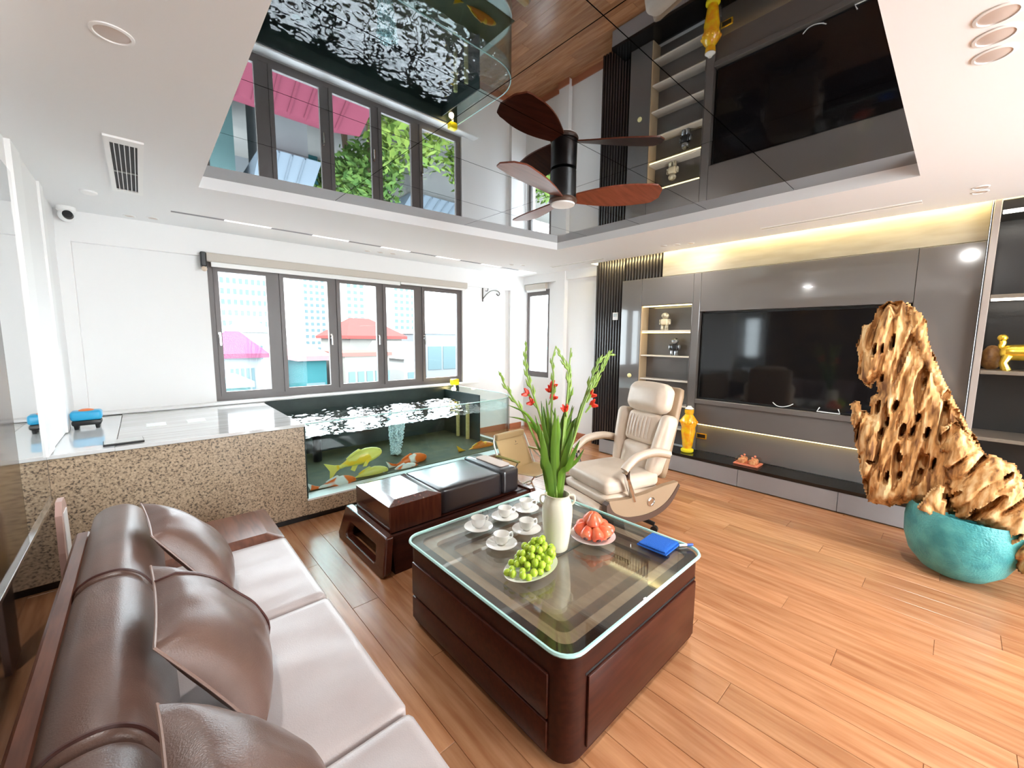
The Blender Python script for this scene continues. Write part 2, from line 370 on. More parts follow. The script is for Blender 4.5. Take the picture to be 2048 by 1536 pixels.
# ---- windows
def window(name, n_panes, horiz, panes, z0, z1, depth0, depth1, o0, o1, handles=()):
    # horiz: function mapping (along, depth, z) -> xyz box
    fr = MB()
    horiz(fr, o0, o1, depth0, depth1, z0, z0+.055); horiz(fr, o0, o1, depth0, depth1, z1-.055, z1)
    horiz(fr, o0, o0+.05, depth0, depth1, z0+.055, z1-.055); horiz(fr, o1-.05, o1, depth0, depth1, z0+.055, z1-.055)
    wo = struct(name, fr, M_wframe)
    for k in range(len(panes)-1):
        m = MB(); a, b = panes[k][1], panes[k+1][0]
        horiz(m, a-.005, b+.005, depth0+.005, depth1, z0+.055, z1-.055); m.build('mullion', M_wframe, wo)
    for k, (a, b) in enumerate(panes):
        m = MB(); s = .045; d0, d1 = depth0-.012, depth0+.03
        horiz(m, a, b, d0, d1, z0+.055, z0+.055+s); horiz(m, a, b, d0, d1, z1-.055-s, z1-.055)
        horiz(m, a, a+s, d0, d1, z0+.055+s, z1-.055-s); horiz(m, b-s, b, d0, d1, z0+.055+s, z1-.055-s)
        so = m.build('sash', M_wframe, wo)
        m = MB(); horiz(m, a+s, b-s, depth0+.008, depth0+.014, z0+.055+s, z1-.055-s); m.build('pane', M_pane, so)
        if k in handles:
            hx = a+.022 if handles[k] == 'l' else b-.022; zh = (z0+z1)/2-.03
            m = MB(); horiz(m, hx-.012, hx+.012, d0-.012, d0, zh-.03, zh+.03); horiz(m, hx-.008, hx+.008, d0-.045, d0-.03, zh-.11, zh+.01); horiz(m, hx-.008, hx+.008, d0-.035, d0-.01, zh-.008, zh+.01)
            m.build('handle', M_chrome, so)
    return wo
def hx_(m, a0, a1, d0, d1, z0, z1): m.box(a0, a1, d0, d1, z0, z1)
def hy_(m, a0, a1, d0, d1, z0, z1): m.box(d0, d1, a0, a1, z0, z1)
w1 = window('window_1', 5, hx_, [(.62, 1.16), (1.255, 1.84), (1.905, 2.48), (2.535, 3.06), (3.15, 3.82)], WZ0, WZ1, YW+.03, YW+.09, WX0, WX1, {0: 'l', 1: 'r', 2: 'r', 4: 'l'})
w2 = window('window_2', 1, hy_, [(NY0+.03, NY1-.03)], NZ0, NZ1, XR+.05, XR+.11, NY0, NY1)
# roller blinds
t = thing('roller_blind', 'long grey-beige roller blind rolled up above the wide window', 'blind', (2.2, YW-.07, 2.42))
MB().bev(-1.64, 1.70, -.035, .035, -.0, .09, .01).build('cassette', M_blind, t)
MB().bev(-1.60, .55, -.015, .005, -.05, .0, .004).build('hem_bar', M_trimw, t)
MB().bev(.56, 1.66, -.015, .005, -.03, .0, .004).build('hem_bar', M_trimw, t)
MB().bev(-1.69, -1.64, -.05, .03, -.06, .09, .01).build('end_bracket', M_black, t)
MB().sphere((-1.665, -.055, -.085), .026).build('chain_bead', M_cream, t, True)
t = thing('roller_blind', 'short pale roller blind above the narrow corner window', 'blind', (XR-.05, 5.1, 2.50))
MB().bev(-.035, .035, -.25, .25, 0, .09, .01).build('cassette', M_blind, t); MB().bev(-.005, .012, -.23, .23, -.04, 0, .004).build('hem_bar', M_trimw, t)
# iron bracket
t = thing('wall_bracket', 'scrolled iron bracket on the white wall beside the window', 'bracket', (4.28, YW, 2.28))
MB().box(-.008, .008, -.012, 0, -.03, .24).build('back_plate', M_steel, t)
MB().tube(bez([(0, -.02, .02), (.08, -.02, .10), (.18, -.02, .16), (.3, -.02, .17), (.36, -.02, .13), (.33, -.02, .09), (.29, -.02, .12)], 8), .008, 6).build('scroll', M_steel, t, True)
MB().tube(bez([(0, -.02, .2), (.05, -.02, .22), (.1, -.02, .2), (.09, -.02, .15), (.05, -.02, .15)], 8), .006, 6).build('small_scroll', M_steel, t, True)

# ---- TV wall cladding
def part(name, m, parent, *boxes, r=.003):
    mb = MB()
    for b in boxes: mb.bev(*b, r, 1)
    return mb.build(name, m, parent)
part('slat_backing', M_slatb, wr_, (5.20, 5.25, 3.26, 3.78, 0, 2.80), (5.20, 5.25, 2.68, 3.26, 2.45, 2.80))
for k in range(11):
    y = 3.30+k*.0455; MB().bev(5.155, 5.20, y, y+.030, 0, 2.80, .006, 2).build('slat', M_slat, wr_, True)
for k in range(13):
    y = 2.70+k*.0455; MB().bev(5.155, 5.20, y, y+.030, 2.452, 2.80, .006, 2).build('slat', M_slat, wr_, True)
PX = 5.05
part('stile_panel', M_panel, wr_, (PX, 5.249, 2.955, 3.26, .245, 2.45))
part('header_panel', M_panel, wr_, (PX, 5.249, 2.258, 2.952, 2.095, 2.45))
part('stile_panel', M_panel, wr_, (PX, 5.249, 2.168, 2.255, .245, 2.45))
part('header_panel', M_panel, wr_, (PX, 5.249, .312, 2.165, 1.985, 2.45))
part('end_panel', M_panel, wr_, (PX, 5.249, -.075, .309, .58, 2.45))
part('ledge_panel', M_panel_d, wr_, (PX, 5.249, .312, 2.165, .86, .915))
part('recess_back', M_panel_d, wr_, (5.19, 5.249, .312, 2.165, .915, 1.985))
part('step_panel', M_panel_d, wr_, (5.09, 5.249, -.075, 2.165, .60, .855))
part('splash_panel', M_panel, wr_, (5.17, 5.249, -.075, 2.165, .245, .598))
part('led_strip', M_led, wr_, (5.13, 5.165, -.07, 2.16, .585, .598), r=.001)
part('beige_panel', M_beige, wr_, (5.06, 5.249, -.075, 2.675, 2.455, 2.865))
part('cove_led', emitmat('cove_glow', (1, .84, .45), 9.0), ceil, (4.972, 4.985, -2.8, 3.7, 2.80, 2.825), r=.001)
# console
t = thing('media_console', 'low grey wall-hung console with black stone top under the television', 'console', (0, 0, 0))
yy = [-.10, .66, 1.55, 2.45, 3.42]
for k in range(4): part('front_panel', mat('console_grey', (.30, .28, .28), .3), t, (4.84, 4.86, yy[k]+.002, yy[k+1]-.002, .012, .205))
part('carcass', M_black, t, (4.862, 5.249, -.10, 3.42, 0.002, .205)); part('stone_top', M_granite_blk, t, (4.835, 5.165, -.10, 3.42, .206, .244))
# niche shelf
t = thing('display_niche', 'lit open shelving niche set into the grey panel left of the television', 'shelf', (0, 0, 0))
part('back', M_panel, t, (5.235, 5.249, 2.258, 2.952, .25, 2.092)); part('side', mat('niche_side', (.45, .33, .2), .4), t, (5.052, 5.234, 2.94, 2.953, .25, 2.09)); part('side', M_panel, t, (5.052, 5.234, 2.257, 2.268, .25, 2.09))
for z in (1.765, 1.435, 1.12, .80, .50): part('shelf_board', mat('niche_shelf', (.66, .60, .52), .35), t, (5.06, 5.232, 2.27, 2.938, z-.018, z))
for z in (2.088, 1.744): part('led_strip', M_led, t, (5.07, 5.08, 2.272, 2.936, z-.014, z), r=.001)
def figurine(label, y, z, m1, m2):
    f = thing('figurine', label, 'figurine', (5.14, y, z))
    MB().bev(-.03, .03, -.045, -.008, 0, .07, .012).build('leg', m1, f, True); MB().bev(-.03, .03, .008, .045, 0, .07, .012).build('leg', m1, f, True)
    MB().bev(-.035, .035, -.05, .05, .065, .15, .02, 3).build('torso', m2, f, True)
    MB().bev(-.02, .02, -.075, -.048, .075, .145, .01).build('arm', m1, f, True); MB().bev(-.02, .02, .048, .075, .075, .145, .01).build('arm', m1, f, True)
    MB().sphere((0, 0, .19), .05, 14, 10, (.9, 1, .85)).build('head', m1, f, True)
figurine('cream and gold figurine on the upper niche shelf', 2.65, 1.765, mat('cream_glaze', (.75, .68, .5), .2, noise_s=25, col2=(.2, .16, .1)), mat('cream_glaze2', (.7, .6, .4), .2))
figurine('black and silver figurine on the second niche shelf', 2.50, 1.435, mat('silver_black', (.6, .65, .7), .15, metal=.6, noise_s=22, col2=(.02, .02, .02)), mat('black_gloss', (.02, .02, .022), .1))
# television
t = thing('television', 'large black wall television recessed in grey panelling', 'television', (5.17, 1.24, .918))
MB().bev(-.065, .02, -.91, .91, 0, 1.05, .006).build('housing', M_black, t)
MB().box(-.068, -.064, -.895, .895, .02, 1.038).build('screen', M_tv, t)
MB().tube(bez([(-.075, .09, .05), (-.08, .05, .02), (-.08, 0, .012), (-.08, -.06, .03), (-.075, -.1, .055)], 6), .004, 6).build('curved_foot', M_trimw, t, True)
MB().tube([(-.075, -.33, .05), (-.085, -.31, .008), (-.085, -.50, .006), (-.075, -.48, .05)], .005, 6).build('wire_foot', M_trimw, t)
# right display cabinet
t = thing('display_cabinet', 'dark built-in display cabinet with lit bronze shelves at right', 'cabinet', (0, 0, 0))
part('back', M_darkcab, t, (5.47, 5.498, -1.6, -.13, 0, 2.72)); part('side', mat('cab_trim', (.34, .29, .26), .25), t, (4.985, 5.498, -.125, -.085, 0, 2.80)); part('side', M_darkcab, t, (4.99, 5.498, -1.62, -1.6, 0, 2.72))
part('top_board', M_darkcab, t, (4.99, 5.468, -1.6, -.127, 2.66, 2.735))
for z in (2.02, 1.42, .88): part('shelf_board', M_shelf, t, (5.01, 5.468, -1.6, -.127, z-.03, z))
part('plinth', M_darkcab, t, (4.99, 5.468, -1.6, -.127, 0, .4))
part('led_strip', M_ledw, t, (5.03, 5.045, -1.59, -.135, 2.64, 2.658), r=.001); part('led_strip', M_ledw, t, (5.03, 5.045, -1.59, -.135, 1.972, 1.989), r=.001)
# gold beast figurine
f = thing('gold_figurine', 'golden mythical beast figurine on the dark cabinet shelf', 'figurine', (5.2, -.35, 1.42))
MB().cushion(-.06, .06, -.15, .13, .09, .2, .05, .01, 6).build('body', M_gold, f, True)
for sx in (-1, 1):
    for yy_ in (-.1, .08): MB().tube([(sx*.04, yy_, .12), (sx*.045, yy_+.02, .06), (sx*.045, yy_, .0)], [.03, .022, .028], 8).build('leg', M_gold, f, True)
MB().sphere((0, -.13, .25), .07, 12, 8, (.9, 1.1, 1)).bev(-.03, .03, -.23, -.17, .20, .25, .015).build('head', M_gold, f, True)
MB().tube(bez([(0, .10, .17), (0, .12, .19), (0, .115, .22), (0, .12, .24)], 5), [.02]*16, 8).sphere((0, .12, .262), .03).build('tail', M_gold, f, True)
MB().tube([(-.03, -.12, .31), (-.05, -.08, .37)], [.018, .005], 6).build('horn', M_gold, f, True); MB().tube([(.03, -.12, .31), (.05, -.08, .37)], [.018, .005], 6).build('horn', M_gold, f, True)
f = thing('round_ornament', 'small brown carved ornament at the end of the cabinet shelf', 'ornament', (5.36, -.19, 1.42))
MB().lathe([(.03, 0), (.05, .02), (.065, .08), (.055, .15), (.03, .19), (.01, .2)], 16).build('body', mat('brown_carving', (.2, .09, .03), .4, noise_s=30, col2=(.4, .2, .06)), f, True)
# amber statue, socket, food box on console
f = thing('amber_vase', 'bright yellow glass vase with bulging gourd shape on the console', 'vase', (4.98, 2.19, .245))
MB().lathe([(.055, 0), (.06, .02), (.05, .05), (.06, .09), (.075, .2), (.085, .27), (.08, .32), (.095, .36), (.095, .41), (.06, .46), (.045, .48), (.055, .5), (.055, .54)], 24).build('body', M_yglass, f, True)
MB().lathe([(.062, 0), (.075, .012), (.075, .035), (.055, .05)], 24).build('foot', mat('yellow_foot', (.9, .75, .02), .2), f, True)
MB().lathe([(.04, .54), (.055, .55), (.03, .57), (.02, .585)], 20).build('lid', M_porc, f, True)
for k in range(10):
    a = k*2*PI/10; MB().sphere((.088*math.cos(a), .088*math.sin(a), .385), .022, 8, 6).build('boss', M_yglass, f, True)
f = thing('wall_socket', 'small black socket plate with brass frame above the console', 'socket', (5.168, 2.1, .40))
MB().bev(-.012, .002, -.065, .065, 0, .07, .004).build('frame', M_gold, f); MB().bev(-.016, -.011, -.05, .05, .012, .058, .003).build('plate', M_black, f)
f = thing('food_box', 'pink compartment snack box with clear lid on the console', 'food box', (5.0, 1.5, .245))
MB().bev(-.10, .10, -.125, .125, 0, .018, .006).build('tray', mat('rose_plastic', (.7, .22, .13), .3), f)
MB().bev(-.09, .09, -.115, .115, .02, .085, .02, 3).build('lid', glassmat('clear_lid', (.95, .9, .87), .8), f, True)
for sx in (-1, 1):
    for sy in (-1, 1):
        MB().lathe([(.035, .02), (.038, .05), (.03, .066), (.01, .07)], 12, (sx*.043, sy*.055, 0)).build('portion', mat('snack', (.6, .18, .07), .5, noise_s=40, col2=(.8, .5, .25)), f, True)
        MB().sphere((sx*.043, sy*.055, .093), .012, 8, 6).build('lid_knob', MATS['rose_plastic'], f, True)
# thermostat on slats
f = thing('wall_control', 'small white control plate on the dark slat wall', 'switch', (5.155, 3.42, 1.92))
MB().bev(-.015, .0, -.045, .045, 0, .11, .004).build('plate', M_trimw, f); MB().box(-.0165, -.0145, -.03, .03, .05, .095).build('display', mat('lcd', (.35, .4, .42), .2), f)
f = thing('wall_sensor', 'small round yellow sensor on the grey panel beside the niche', 'sensor', (5.049, 3.09, 1.14))
MB().lathe([(.03, 0), (.03, .012), (.02, .02)], 16).xf(RY(-PI/2)).build('cap', mat('pale_yellow', (.85, .78, .4), .3), f, True)

# ---- ceiling fittings
def downlight(label, x, y, r, group, watt=0, lens=M_downl):
    f = thing('downlight', label, 'downlight', (x, y, ZC), 0, group)
    MB().lathe([(r*.80, 0), (r*.84, -.006), (r, -.004), (r, 0)], 32, cap0=False, cap1=False).build('trim_ring', M_trimw, f, True)
    MB().lathe([(r*.82, -.0015), (r*.6, -.0045), (.002, -.006)], 32, cap0=False).build('lens', lens, f, True)
    if watt:  # added fill light; the fitting itself is switched off
        ld = bpy.data.lights.new('downlight_fill', 'AREA'); ld.shape = 'DISK'; ld.size = r*1.6; ld.energy = watt; ld.color = (1, .98, .95)
        lo_ = bpy.data.objects.new('downlight_fill', ld); C.objects.link(lo_); lo_.parent = f; lo_.location = (0, 0, -.012)
downlight('single large downlight in the white ceiling near the air vent', 0.0, 2.18, .062, 'ceiling downlights', 3.5)
for k, n in enumerate(('nearest of three downlights in a row at upper right ceiling', 'middle of three downlights in a row at upper right ceiling', 'farthest of three downlights in a row at upper right ceiling')):
    downlight(n, 2.20+.142*k, .012, .058, 'ceiling downlights', 2.6)
downlight('left small downlight of the pair near the window wall left corner', -.0, 5.26, .045, 'ceiling downlights'); downlight('right small downlight of the pair near the window wall left corner', .16, 5.2, .045, 'ceiling downlights')
for k, n in enumerate(('left', 'middle', 'right')): downlight(n+' small downlight of the three above the wide window', 2.22+.155*k, 5.2-.035*k, .045, 'ceiling downlights')
downlight('small downlight near the far corner of the ceiling, left', 4.18, 4.62, .04, 'ceiling downlights'); downlight('small downlight near the far corner of the ceiling, right', 4.33, 4.53, .04, 'ceiling downlights')
for k, n in enumerate(('farthest', 'middle', 'nearest')): downlight(n+' small downlight of the three before the lit beige panel', 4.62+.05*k, 2.45-.14*k, .04, 'ceiling downlights', .6)
downlight('upper of two small downlights above the display cabinet', 4.49, .0, .045, 'ceiling downlights'); downlight('lower of two small downlights above the display cabinet', 4.62, .0, .045, 'ceiling downlights')
# linear track
f = thing('linear_light', 'long slim track light running parallel to the window', 'light', (0, 0, ZC))
A = Vector((.27, 4.80)); B = Vector((5.0, 4.93)); n = 12
for k in range(n):
    p = A+(B-A)*(k/n); q = A+(B-A)*((k+1)/n)
    MB().box(p.x+.004, q.x-.004, p.y-.018, p.y+.018, -.004, 0).build('dark_slot' if k % 2 == 0 else 'light_bar', mat('slot_grey', (.25, .25, .27), .5) if k % 2 == 0 else emitmat('bar_white', (1, 1, .97), .35) if k == 1 else MATS['bar_white'] if k % 2 else M_trimw, f)
for lab, (x0, y0), (x1, y1) in (('white slot diffuser in the ceiling near the far corner', (4.68, 4.35), (4.86, 3.40)), ('white slot diffuser in the ceiling above the television', (4.58, 1.42), (4.66, .30))):
    f = thing('slot_diffuser', lab, 'vent', (0, 0, ZC))
    xm = (x0+x1)/2
    MB().bev(xm-.05, xm-.022, y1, y0, -.006, 0, .002).bev(xm+.022, xm+.05, y1, y0, -.006, 0, .002).build('frame', M_trimw, f); MB().box(xm-.022, xm+.022, y1, y0, -.003, 0).build('slot', mat('slot_pale', (.6, .59, .56), .6), f)
# air vent
f = thing('air_vent', 'white air conditioning grille in the ceiling with dark slots', 'vent', (.0, 3.82, ZC))
MB().ring([(-.08, -.58), (.09, -.58), (.09, .58), (-.08, .58)], [(-.055, -.50), (.062, -.50), (.062, .52), (-.055, .52)], -.012, 0).build('frame', M_trimw, f)
MB().box(-.055, .062, -.5, .52, -.002, 0).build('duct', M_groove, f)
for k in range(5): MB().box(-.04+k*.022, -.036+k*.022, -.5, .52, -.010, -.002).build('louvre', M_trimw, f)
MB().box(-.055, .062, 0.05, .075, -.008, -.002).build('cross_bar', mat('dull_metal', (.3, .3, .28), .4, metal=.8), f)
# security camera
f = thing('security_camera', 'white dome security camera under the ceiling at the left corner', 'camera', (-.40, 5.28, ZC))
MB().lathe([(.06, 0), (.06, -.03), (.045, -.045)], 20).build('mount', M_trimw, f, True); MB().sphere((0, 0, -.07), .055, 16, 12).build('head', M_trimw, f, True)
MB().lathe([(.036, 0), (.032, .03), (.015, .034)], 18).xf(T(.01, -.03, -.075) @ RX(math.radians(80))).build('lens', M_black, f, True)
f = thing('smoke_detector', 'flat white smoke detector on the ceiling beside the security camera', 'detector', (-.22, 4.6, ZC))
MB().lathe([(.05, 0), (.05, -.012), (.03, -.022)], 20).build('body', M_trimw, f, True)
# ceiling fan
f = thing('ceiling_fan', 'dark ceiling fan with brown wooden blades under the mirror ceiling', 'fan', (2.287, 1.989, ZM))
MB().lathe([(.07, 0), (.09, -.01), (.092, -.17), (.088, -.19)], 32).build('motor_housing', M_black, f, True)
MB().lathe([(.096, -.195), (.1, -.21), (.092, -.225), (.06, -.232)], 32).build('light_ring', M_brown, f, True)
MB().lathe([(.085, -.224), (.082, -.236), (.04, -.242)], 32).build('light_cover', mat('fan_light', (.9, .9, .88), .3), f, True)
for k, ang in enumerate((-48, 72, 192)):
    m = MB(); v = []; fc = []; nn = 14
    for i in range(nn+1):
        s = i/nn; rr = .09+s*.58; wd = .05+.075*math.sin(min(1, s*1.25)*PI*.62)*(1 if s < .85 else math.sqrt(max(0, 1-((s-.85)/.15)**2))*.98+.02)
        tw = -math.radians(18-8*s)
        for sgn, dz in ((-1, -.005), (1, -.005), (1, .005), (-1, .005)):
            v.append((rr, sgn*wd*math.cos(tw), sgn*wd*math.sin(tw)+dz-.19+.02*s))
    for i in range(nn):
        for j in range(4): fc.append((i*4+j, i*4+(j+1) % 4, i*4+4+(j+1) % 4, i*4+4+j))
    fc += [(3, 2, 1, 0), tuple(nn*4+j for j in range(4))]
    m.add(v, fc).xf(RZ(math.radians(ang))).build('blade', M_fanblade, f, True)

# ================================================================== FISH TANK AND GRANITE
tk = [(1.0, 3.79), (3.18, 3.79)]+[(3.18+.5*math.sin(a), 4.29-.5*math.cos(a)) for a in [PI/2*i/12 for i in range(1, 13)]]+[(3.68, 5.30)]
def off(path, d):
    out = []
    for i, p in enumerate(path):
        a = Vector(path[max(i-1, 0)]); b = Vector(path[min(i+1, len(path)-1)]); t_ = (b-a).normalized(); nrm = Vector((-t_.y, t_.x)); q = Vector(p)+nrm*d; out.append((q.x, q.y))
    return out
t = thing('granite_plinth', 'speckled beige granite block with glossy grey top beside the fish tank', 'plinth', (0, 0, 0))
part('block', M_granite, t, (-.491, .998, 3.79, 5.44, .06, .865), r=.004)
part('kick_board', M_black, t, (-.491, .998, 3.83, 5.40, .0, .058))
part('top_slab', mat('grey_stone_top', (.50, .485, .47), .1, noise_s=2.5, col2=(.66, .65, .64), stretch=(.6, 12, 1), coat=.5, coatr=.01), t, (-.18, .985, 3.80, 5.30, .867, .893), r=.003)
part('edge_slab', mat('pale_stone', (.72, .73, .73), .05, coat=.6, coatr=.01), t, (-.491, -.183, 3.775, 5.30, .867, .894), (-.183, 1.0, 5.302, 5.44, .867, .896), r=.003)
part('front_edge', MATS['pale_stone'], t, (-.183, 1.005, 3.775, 3.799, .866, .894), r=.003)
for k, (x, y) in enumerate(((-.02, 4.55), (.25, 4.55), (.57, 4.5))):
    MB().box(x, x+.13, y-.09, y+.09, .8932, .8942).build('tape_strip', M_trimw, t)
t = thing('fish_tank', 'big glass koi tank with curved corner on a granite base', 'aquarium', (0, 0, 0))
inn = off(tk, .012)
MB().prism(tk+[(1.0, 5.30)], .06, .19).build('granite_base', M_granite, t)
MB().prism(off(tk, .04)+[(1.0, 5.28)], 0, .058).build('kick_board', M_black, t)
MB().prism(off(tk, -.003)[:-1]+[(3.683, 5.29), (1.0, 5.29)], .19, .205).build('white_seal', M_trimw, t)
gv = []; gf = []
for i, (p, q) in enumerate(zip(tk, inn)):
    gv += [(*p, .205), (*p, .885), (*q, .205), (*q, .885)]
for i in range(len(tk)-1):
    a = i*4; b = a+4; gf += [(a, b, b+1, a+1), (b+2, a+2, a+3, b+3), (a+1, b+1, b+3, a+3)]
MB().add(gv, gf).build('glass_wall', M_tankgl, t, True)
er = MB(); er.tube([(*p, .887) for p in off(tk, .006)], .006, 6).build('glass_rim', mat('glass_edge', (.45, .72, .68), .15), t, True)
part('back_liner', M_tankin, t, (1.0, 3.68, 5.285, 5.30, .205, .90)); part('side_liner', M_tankin, t, (1.0, 1.012, 3.80, 5.285, .205, .864))
part('floor_liner', M_tankfl, t, (1.012, 3.6, 3.95, 5.285, .2055, .212))
part('divider', M_tankin, t, (3.40, 3.415, 4.4, 5.285, .212, .86), r=.002)
for y in (4.62, 4.86): MB().tube([(3.36, y, .21), (3.36, y, .72)], .028, 10).build('stone_post', mat('mustard_stone', (.62, .47, .16), .6, noise_s=25, col2=(.75, .6, .25)), t, True)
MB().tube([(1.42, 4.9, .21), (1.42, 4.9, .74)], .05, 12).build('pump_pipe', M_black, t, True)
# water surface
nx, ny = 170, 110; wv = []; wfc = []
for j in range(ny+1):
    for i in range(nx+1):
        X = 1.013+i/nx*2.655; Y = 3.803+j/ny*1.48
        if X > 3.18 and Y < 4.29:
            d = Vector((X-3.18, Y-4.29)); 
            if d.length > .486: d = d.normalized()*.486; X = 3.18+d.x; Y = 4.29+d.y
        h = .014*noise.noise(Vector((X*7, Y*9, 1.3)))+.009*noise.noise(Vector((X*17, Y*21, 4.1)))+.004*noise.noise(Vector((X*38, Y*44, 7)))
        rr = math.hypot(X-2.2, Y-4.55); h += .010*math.sin(rr*30)*math.exp(-rr*2.5)
        wv.append((X, Y, .757+h))
for j in range(ny):
    for i in range(nx): a = j*(nx+1)+i; wfc.append((a, a+1, a+nx+2, a+nx+1))
MB().add(wv, wfc).build('water', M_water, t, 'all')
bb = MB()
for k in range(1500):
    s = random.random(); z = .22+s*.53; rr = (.06+.06*s)*math.sqrt(random.random()); a = random.random()*2*PI
    bb.ico((2.22+.03*s+rr*math.cos(a), 4.55+rr*math.sin(a), z), random.uniform(.006, .013), 1)
b_ = bb.build('bubble_column', M_bub, t, 'all'); b_['kind'] = 'stuff'
# fish
def fish(label, hx, hy, tx, ty, Y, m, yaw=0, deep=1.0):
    h = aty(hx, hy, Y); tl = aty(tx, ty, Y); L_ = (h-tl).length; c = (h+tl)/2
    f = thing('koi_fish', label, 'fish', c, 0, 'koi in the tank'); d = (h-tl).normalized()
    f.rotation_euler = (0, -math.asin(d.z), math.atan2(d.y, d.x)+yaw)
    prof = [(-.5, .03), (-.38, .045), (-.25, .08), (-.05, .125), (.15, .14), (.3, .12), (.42, .085), (.48, .05), (.5, .012)]
    v = []; fc = []; n = 14
    for s, r in prof:
        bend = .05*math.sin((s+.5)*PI*1.1)
        for i in range(n):
            a = 2*PI*i/n; v.append((s*L_*.8+.1*L_, r*L_*.62*math.cos(a)*deep, r*L_*math.sin(a)*deep+bend*L_*.5))
    for j in range(len(prof)-1):
        for i in range(n): fc.append((j*n+i, j*n+(i+1) % n, j*n+n+(i+1) % n, j*n+n+i))
    fc += [tuple(range(n-1, -1, -1)), tuple((len(prof)-1)*n+i for i in range(n))]
    MB().add(v, fc).build('body', m, f, True)
    def fin(name, poly, y, th=.004):
        MB().prism([(p[0]*L_, p[1]*L_) for p in poly], y-th, y+th, 'y').build(name, m, f)
    fin('tail_fin', [(-.27, .035), (-.36, .07), (-.52, .17), (-.46, .0), (-.5, -.16), (-.36, -.05), (-.27, -.02)], 0)
    fin('dorsal_fin', [(.18, .13), (.1, .19), (-.05, .15), (-.15, .10), (-.1, .07), (.1, .1)], 0)
    fin('pelvic_fin', [(.02, -.10), (-.06, -.19), (-.12, -.13), (-.06, -.06)], .02*L_)
    for sy in (-1, 1):
        MB().prism([(.24*L_, -.04*L_), (.14*L_, -.15*L_), (.07*L_, -.13*L_), (.16*L_, -.03*L_)], sy*.07*L_-.003, sy*.07*L_+.003, 'y').build('pectoral_fin', m, f)
        MB().sphere((.44*L_, sy*.035*L_, .035*L_), .012*L_, 8, 6).build('eye', M_black, f, True)
fish('large yellow koi swimming highest in the left half of the tank', 763, 900, 655, 945, 4.10, M_fy)
fish('yellow koi with orange fins below the highest yellow koi', 776, 938, 684, 968, 4.05, M_fy)
fish('white koi with orange patches beside the bubble column', 853, 912, 775, 937, 4.12, M_fo)
fish('white koi with an orange saddle just behind the dark bench', 838, 932, 762, 954, 4.02, M_fo)
fish('orange-backed white koi at the lower left corner of the tank', 712, 958, 617, 982, 3.98, M_fo)
fish('small orange and white koi at the bottom of the tank glass', 700, 978, 650, 992, 3.92, M_fo)
fish('amber koi at the right end of the tank behind the camp chair', 992, 893, 915, 908, 4.15, M_fa)
fish('grey dark koi low behind the bench cushion', 895, 945, 845, 955, 4.2, mat('grey_koi', (.08, .14, .14), .3))
# yellow lamp on the rim
f = thing('tank_lamp', 'yellow aquarium lamp clipped at the back corner of the tank', 'lamp', (3.55, 5.22, .89))
MB().bev(-.06, .06, -.045, .045, .03, .12, .012).build('housing', mat('lamp_yellow', (.9, .72, .01), .35), f, True)
MB().bev(-.012, .012, -.012, .012, -.06, .03, .004).build('clip', M_trimw, f)
MB().sphere((-.06, -.06, -.03), .035, 14, 10).build('bulb', emitmat('bulb_warm', (1, .78, .35), 14), f, True)
# pump and tablet on granite
f = thing('air_pump', 'blue and black air pump with orange dial on the granite top', 'pump', (-.37, 4.72, .894))
MB().bev(-.085, .085, -.06, .06, .03, .07, .012).build('base', M_black, f, True)
MB().bev(-.09, .09, -.065, .065, .07, .145, .02, 3).build('cover', mat('pump_blue', (.02, .34, .60), .35), f, True)
MB().lathe([(.045, .14), (.045, .15), (.025, .158)], 20).build('dial', mat('dial_orange', (.75, .16, .02), .3), f, True)
for sx in (-1, 1):
    for sy in (-1, 1): MB().lathe([(.012, 0), (.016, .03)], 10, (sx*.06, sy*.04, 0)).build('foot', M_black, f, True)
f = thing('tablet_box', 'slim black tablet with clear cover lying on the granite edge', 'tablet', (-.14, 3.91, .8935), math.radians(3))
MB().bev(-.105, .105, -.075, .075, 0, .014, .004).build('body', M_black, f); MB().bev(-.1, .1, -.07, .07, .0145, .017, .001).build('screen_cover', mat('tablet_face', (.55, .55, .54), .08), f)

# ================================================================== TABLE
TX0, TX1, TY0, TY1, TZ = 1.037, 2.185, .832, 2.045, .51
t = thing('coffee_table', 'square dark-wood coffee table with rounded corners and thick glass top', 'table', ((TX0+TX1)/2, (TY0+TY1)/2, 0))
hx, hy = (TX1-TX0)/2, (TY1-TY0)/2
def rr_(i, r): return rrect(-hx+i, hx-i, -hy+i, hy-i, r)
MB().prism(rr_(.07, .06), 0, .045).build('plinth', M_black, t)
MB().ring(rr_(.012, .085), rr_(.06, .06), .045, .492).build('body', M_dwood, t, 30)
MB().ring(rr_(.06, .06), rr_(.12, .05), .05, .478).build('inner_step', mat('step_wood_a', (.34, .17, .11), .25, noise_s=5, col2=(.42, .22, .145), stretch=(9, 1, 9)), t, 30)
MB().ring(rr_(.12, .05), rr_(.19, .04), .05, .455).build('inner_step', M_dwood2, t, 30)
MB().ring(rr_(.19, .04), rr_(.27, .03), .05, .432).build('inner_step', MATS['step_wood_a'], t, 30)
MB().prism(rr_(.268, .03), .045, .41).build('tray_floor', mat('tray_wood', (.26, .12, .075), .25, noise_s=5, col2=(.34, .165, .105), stretch=(9, 1, 9)), t)
MB().box(-hx+.27, hx-.27, -.006, .006, .4102, .414).build('tray_divider', M_pipe, t)
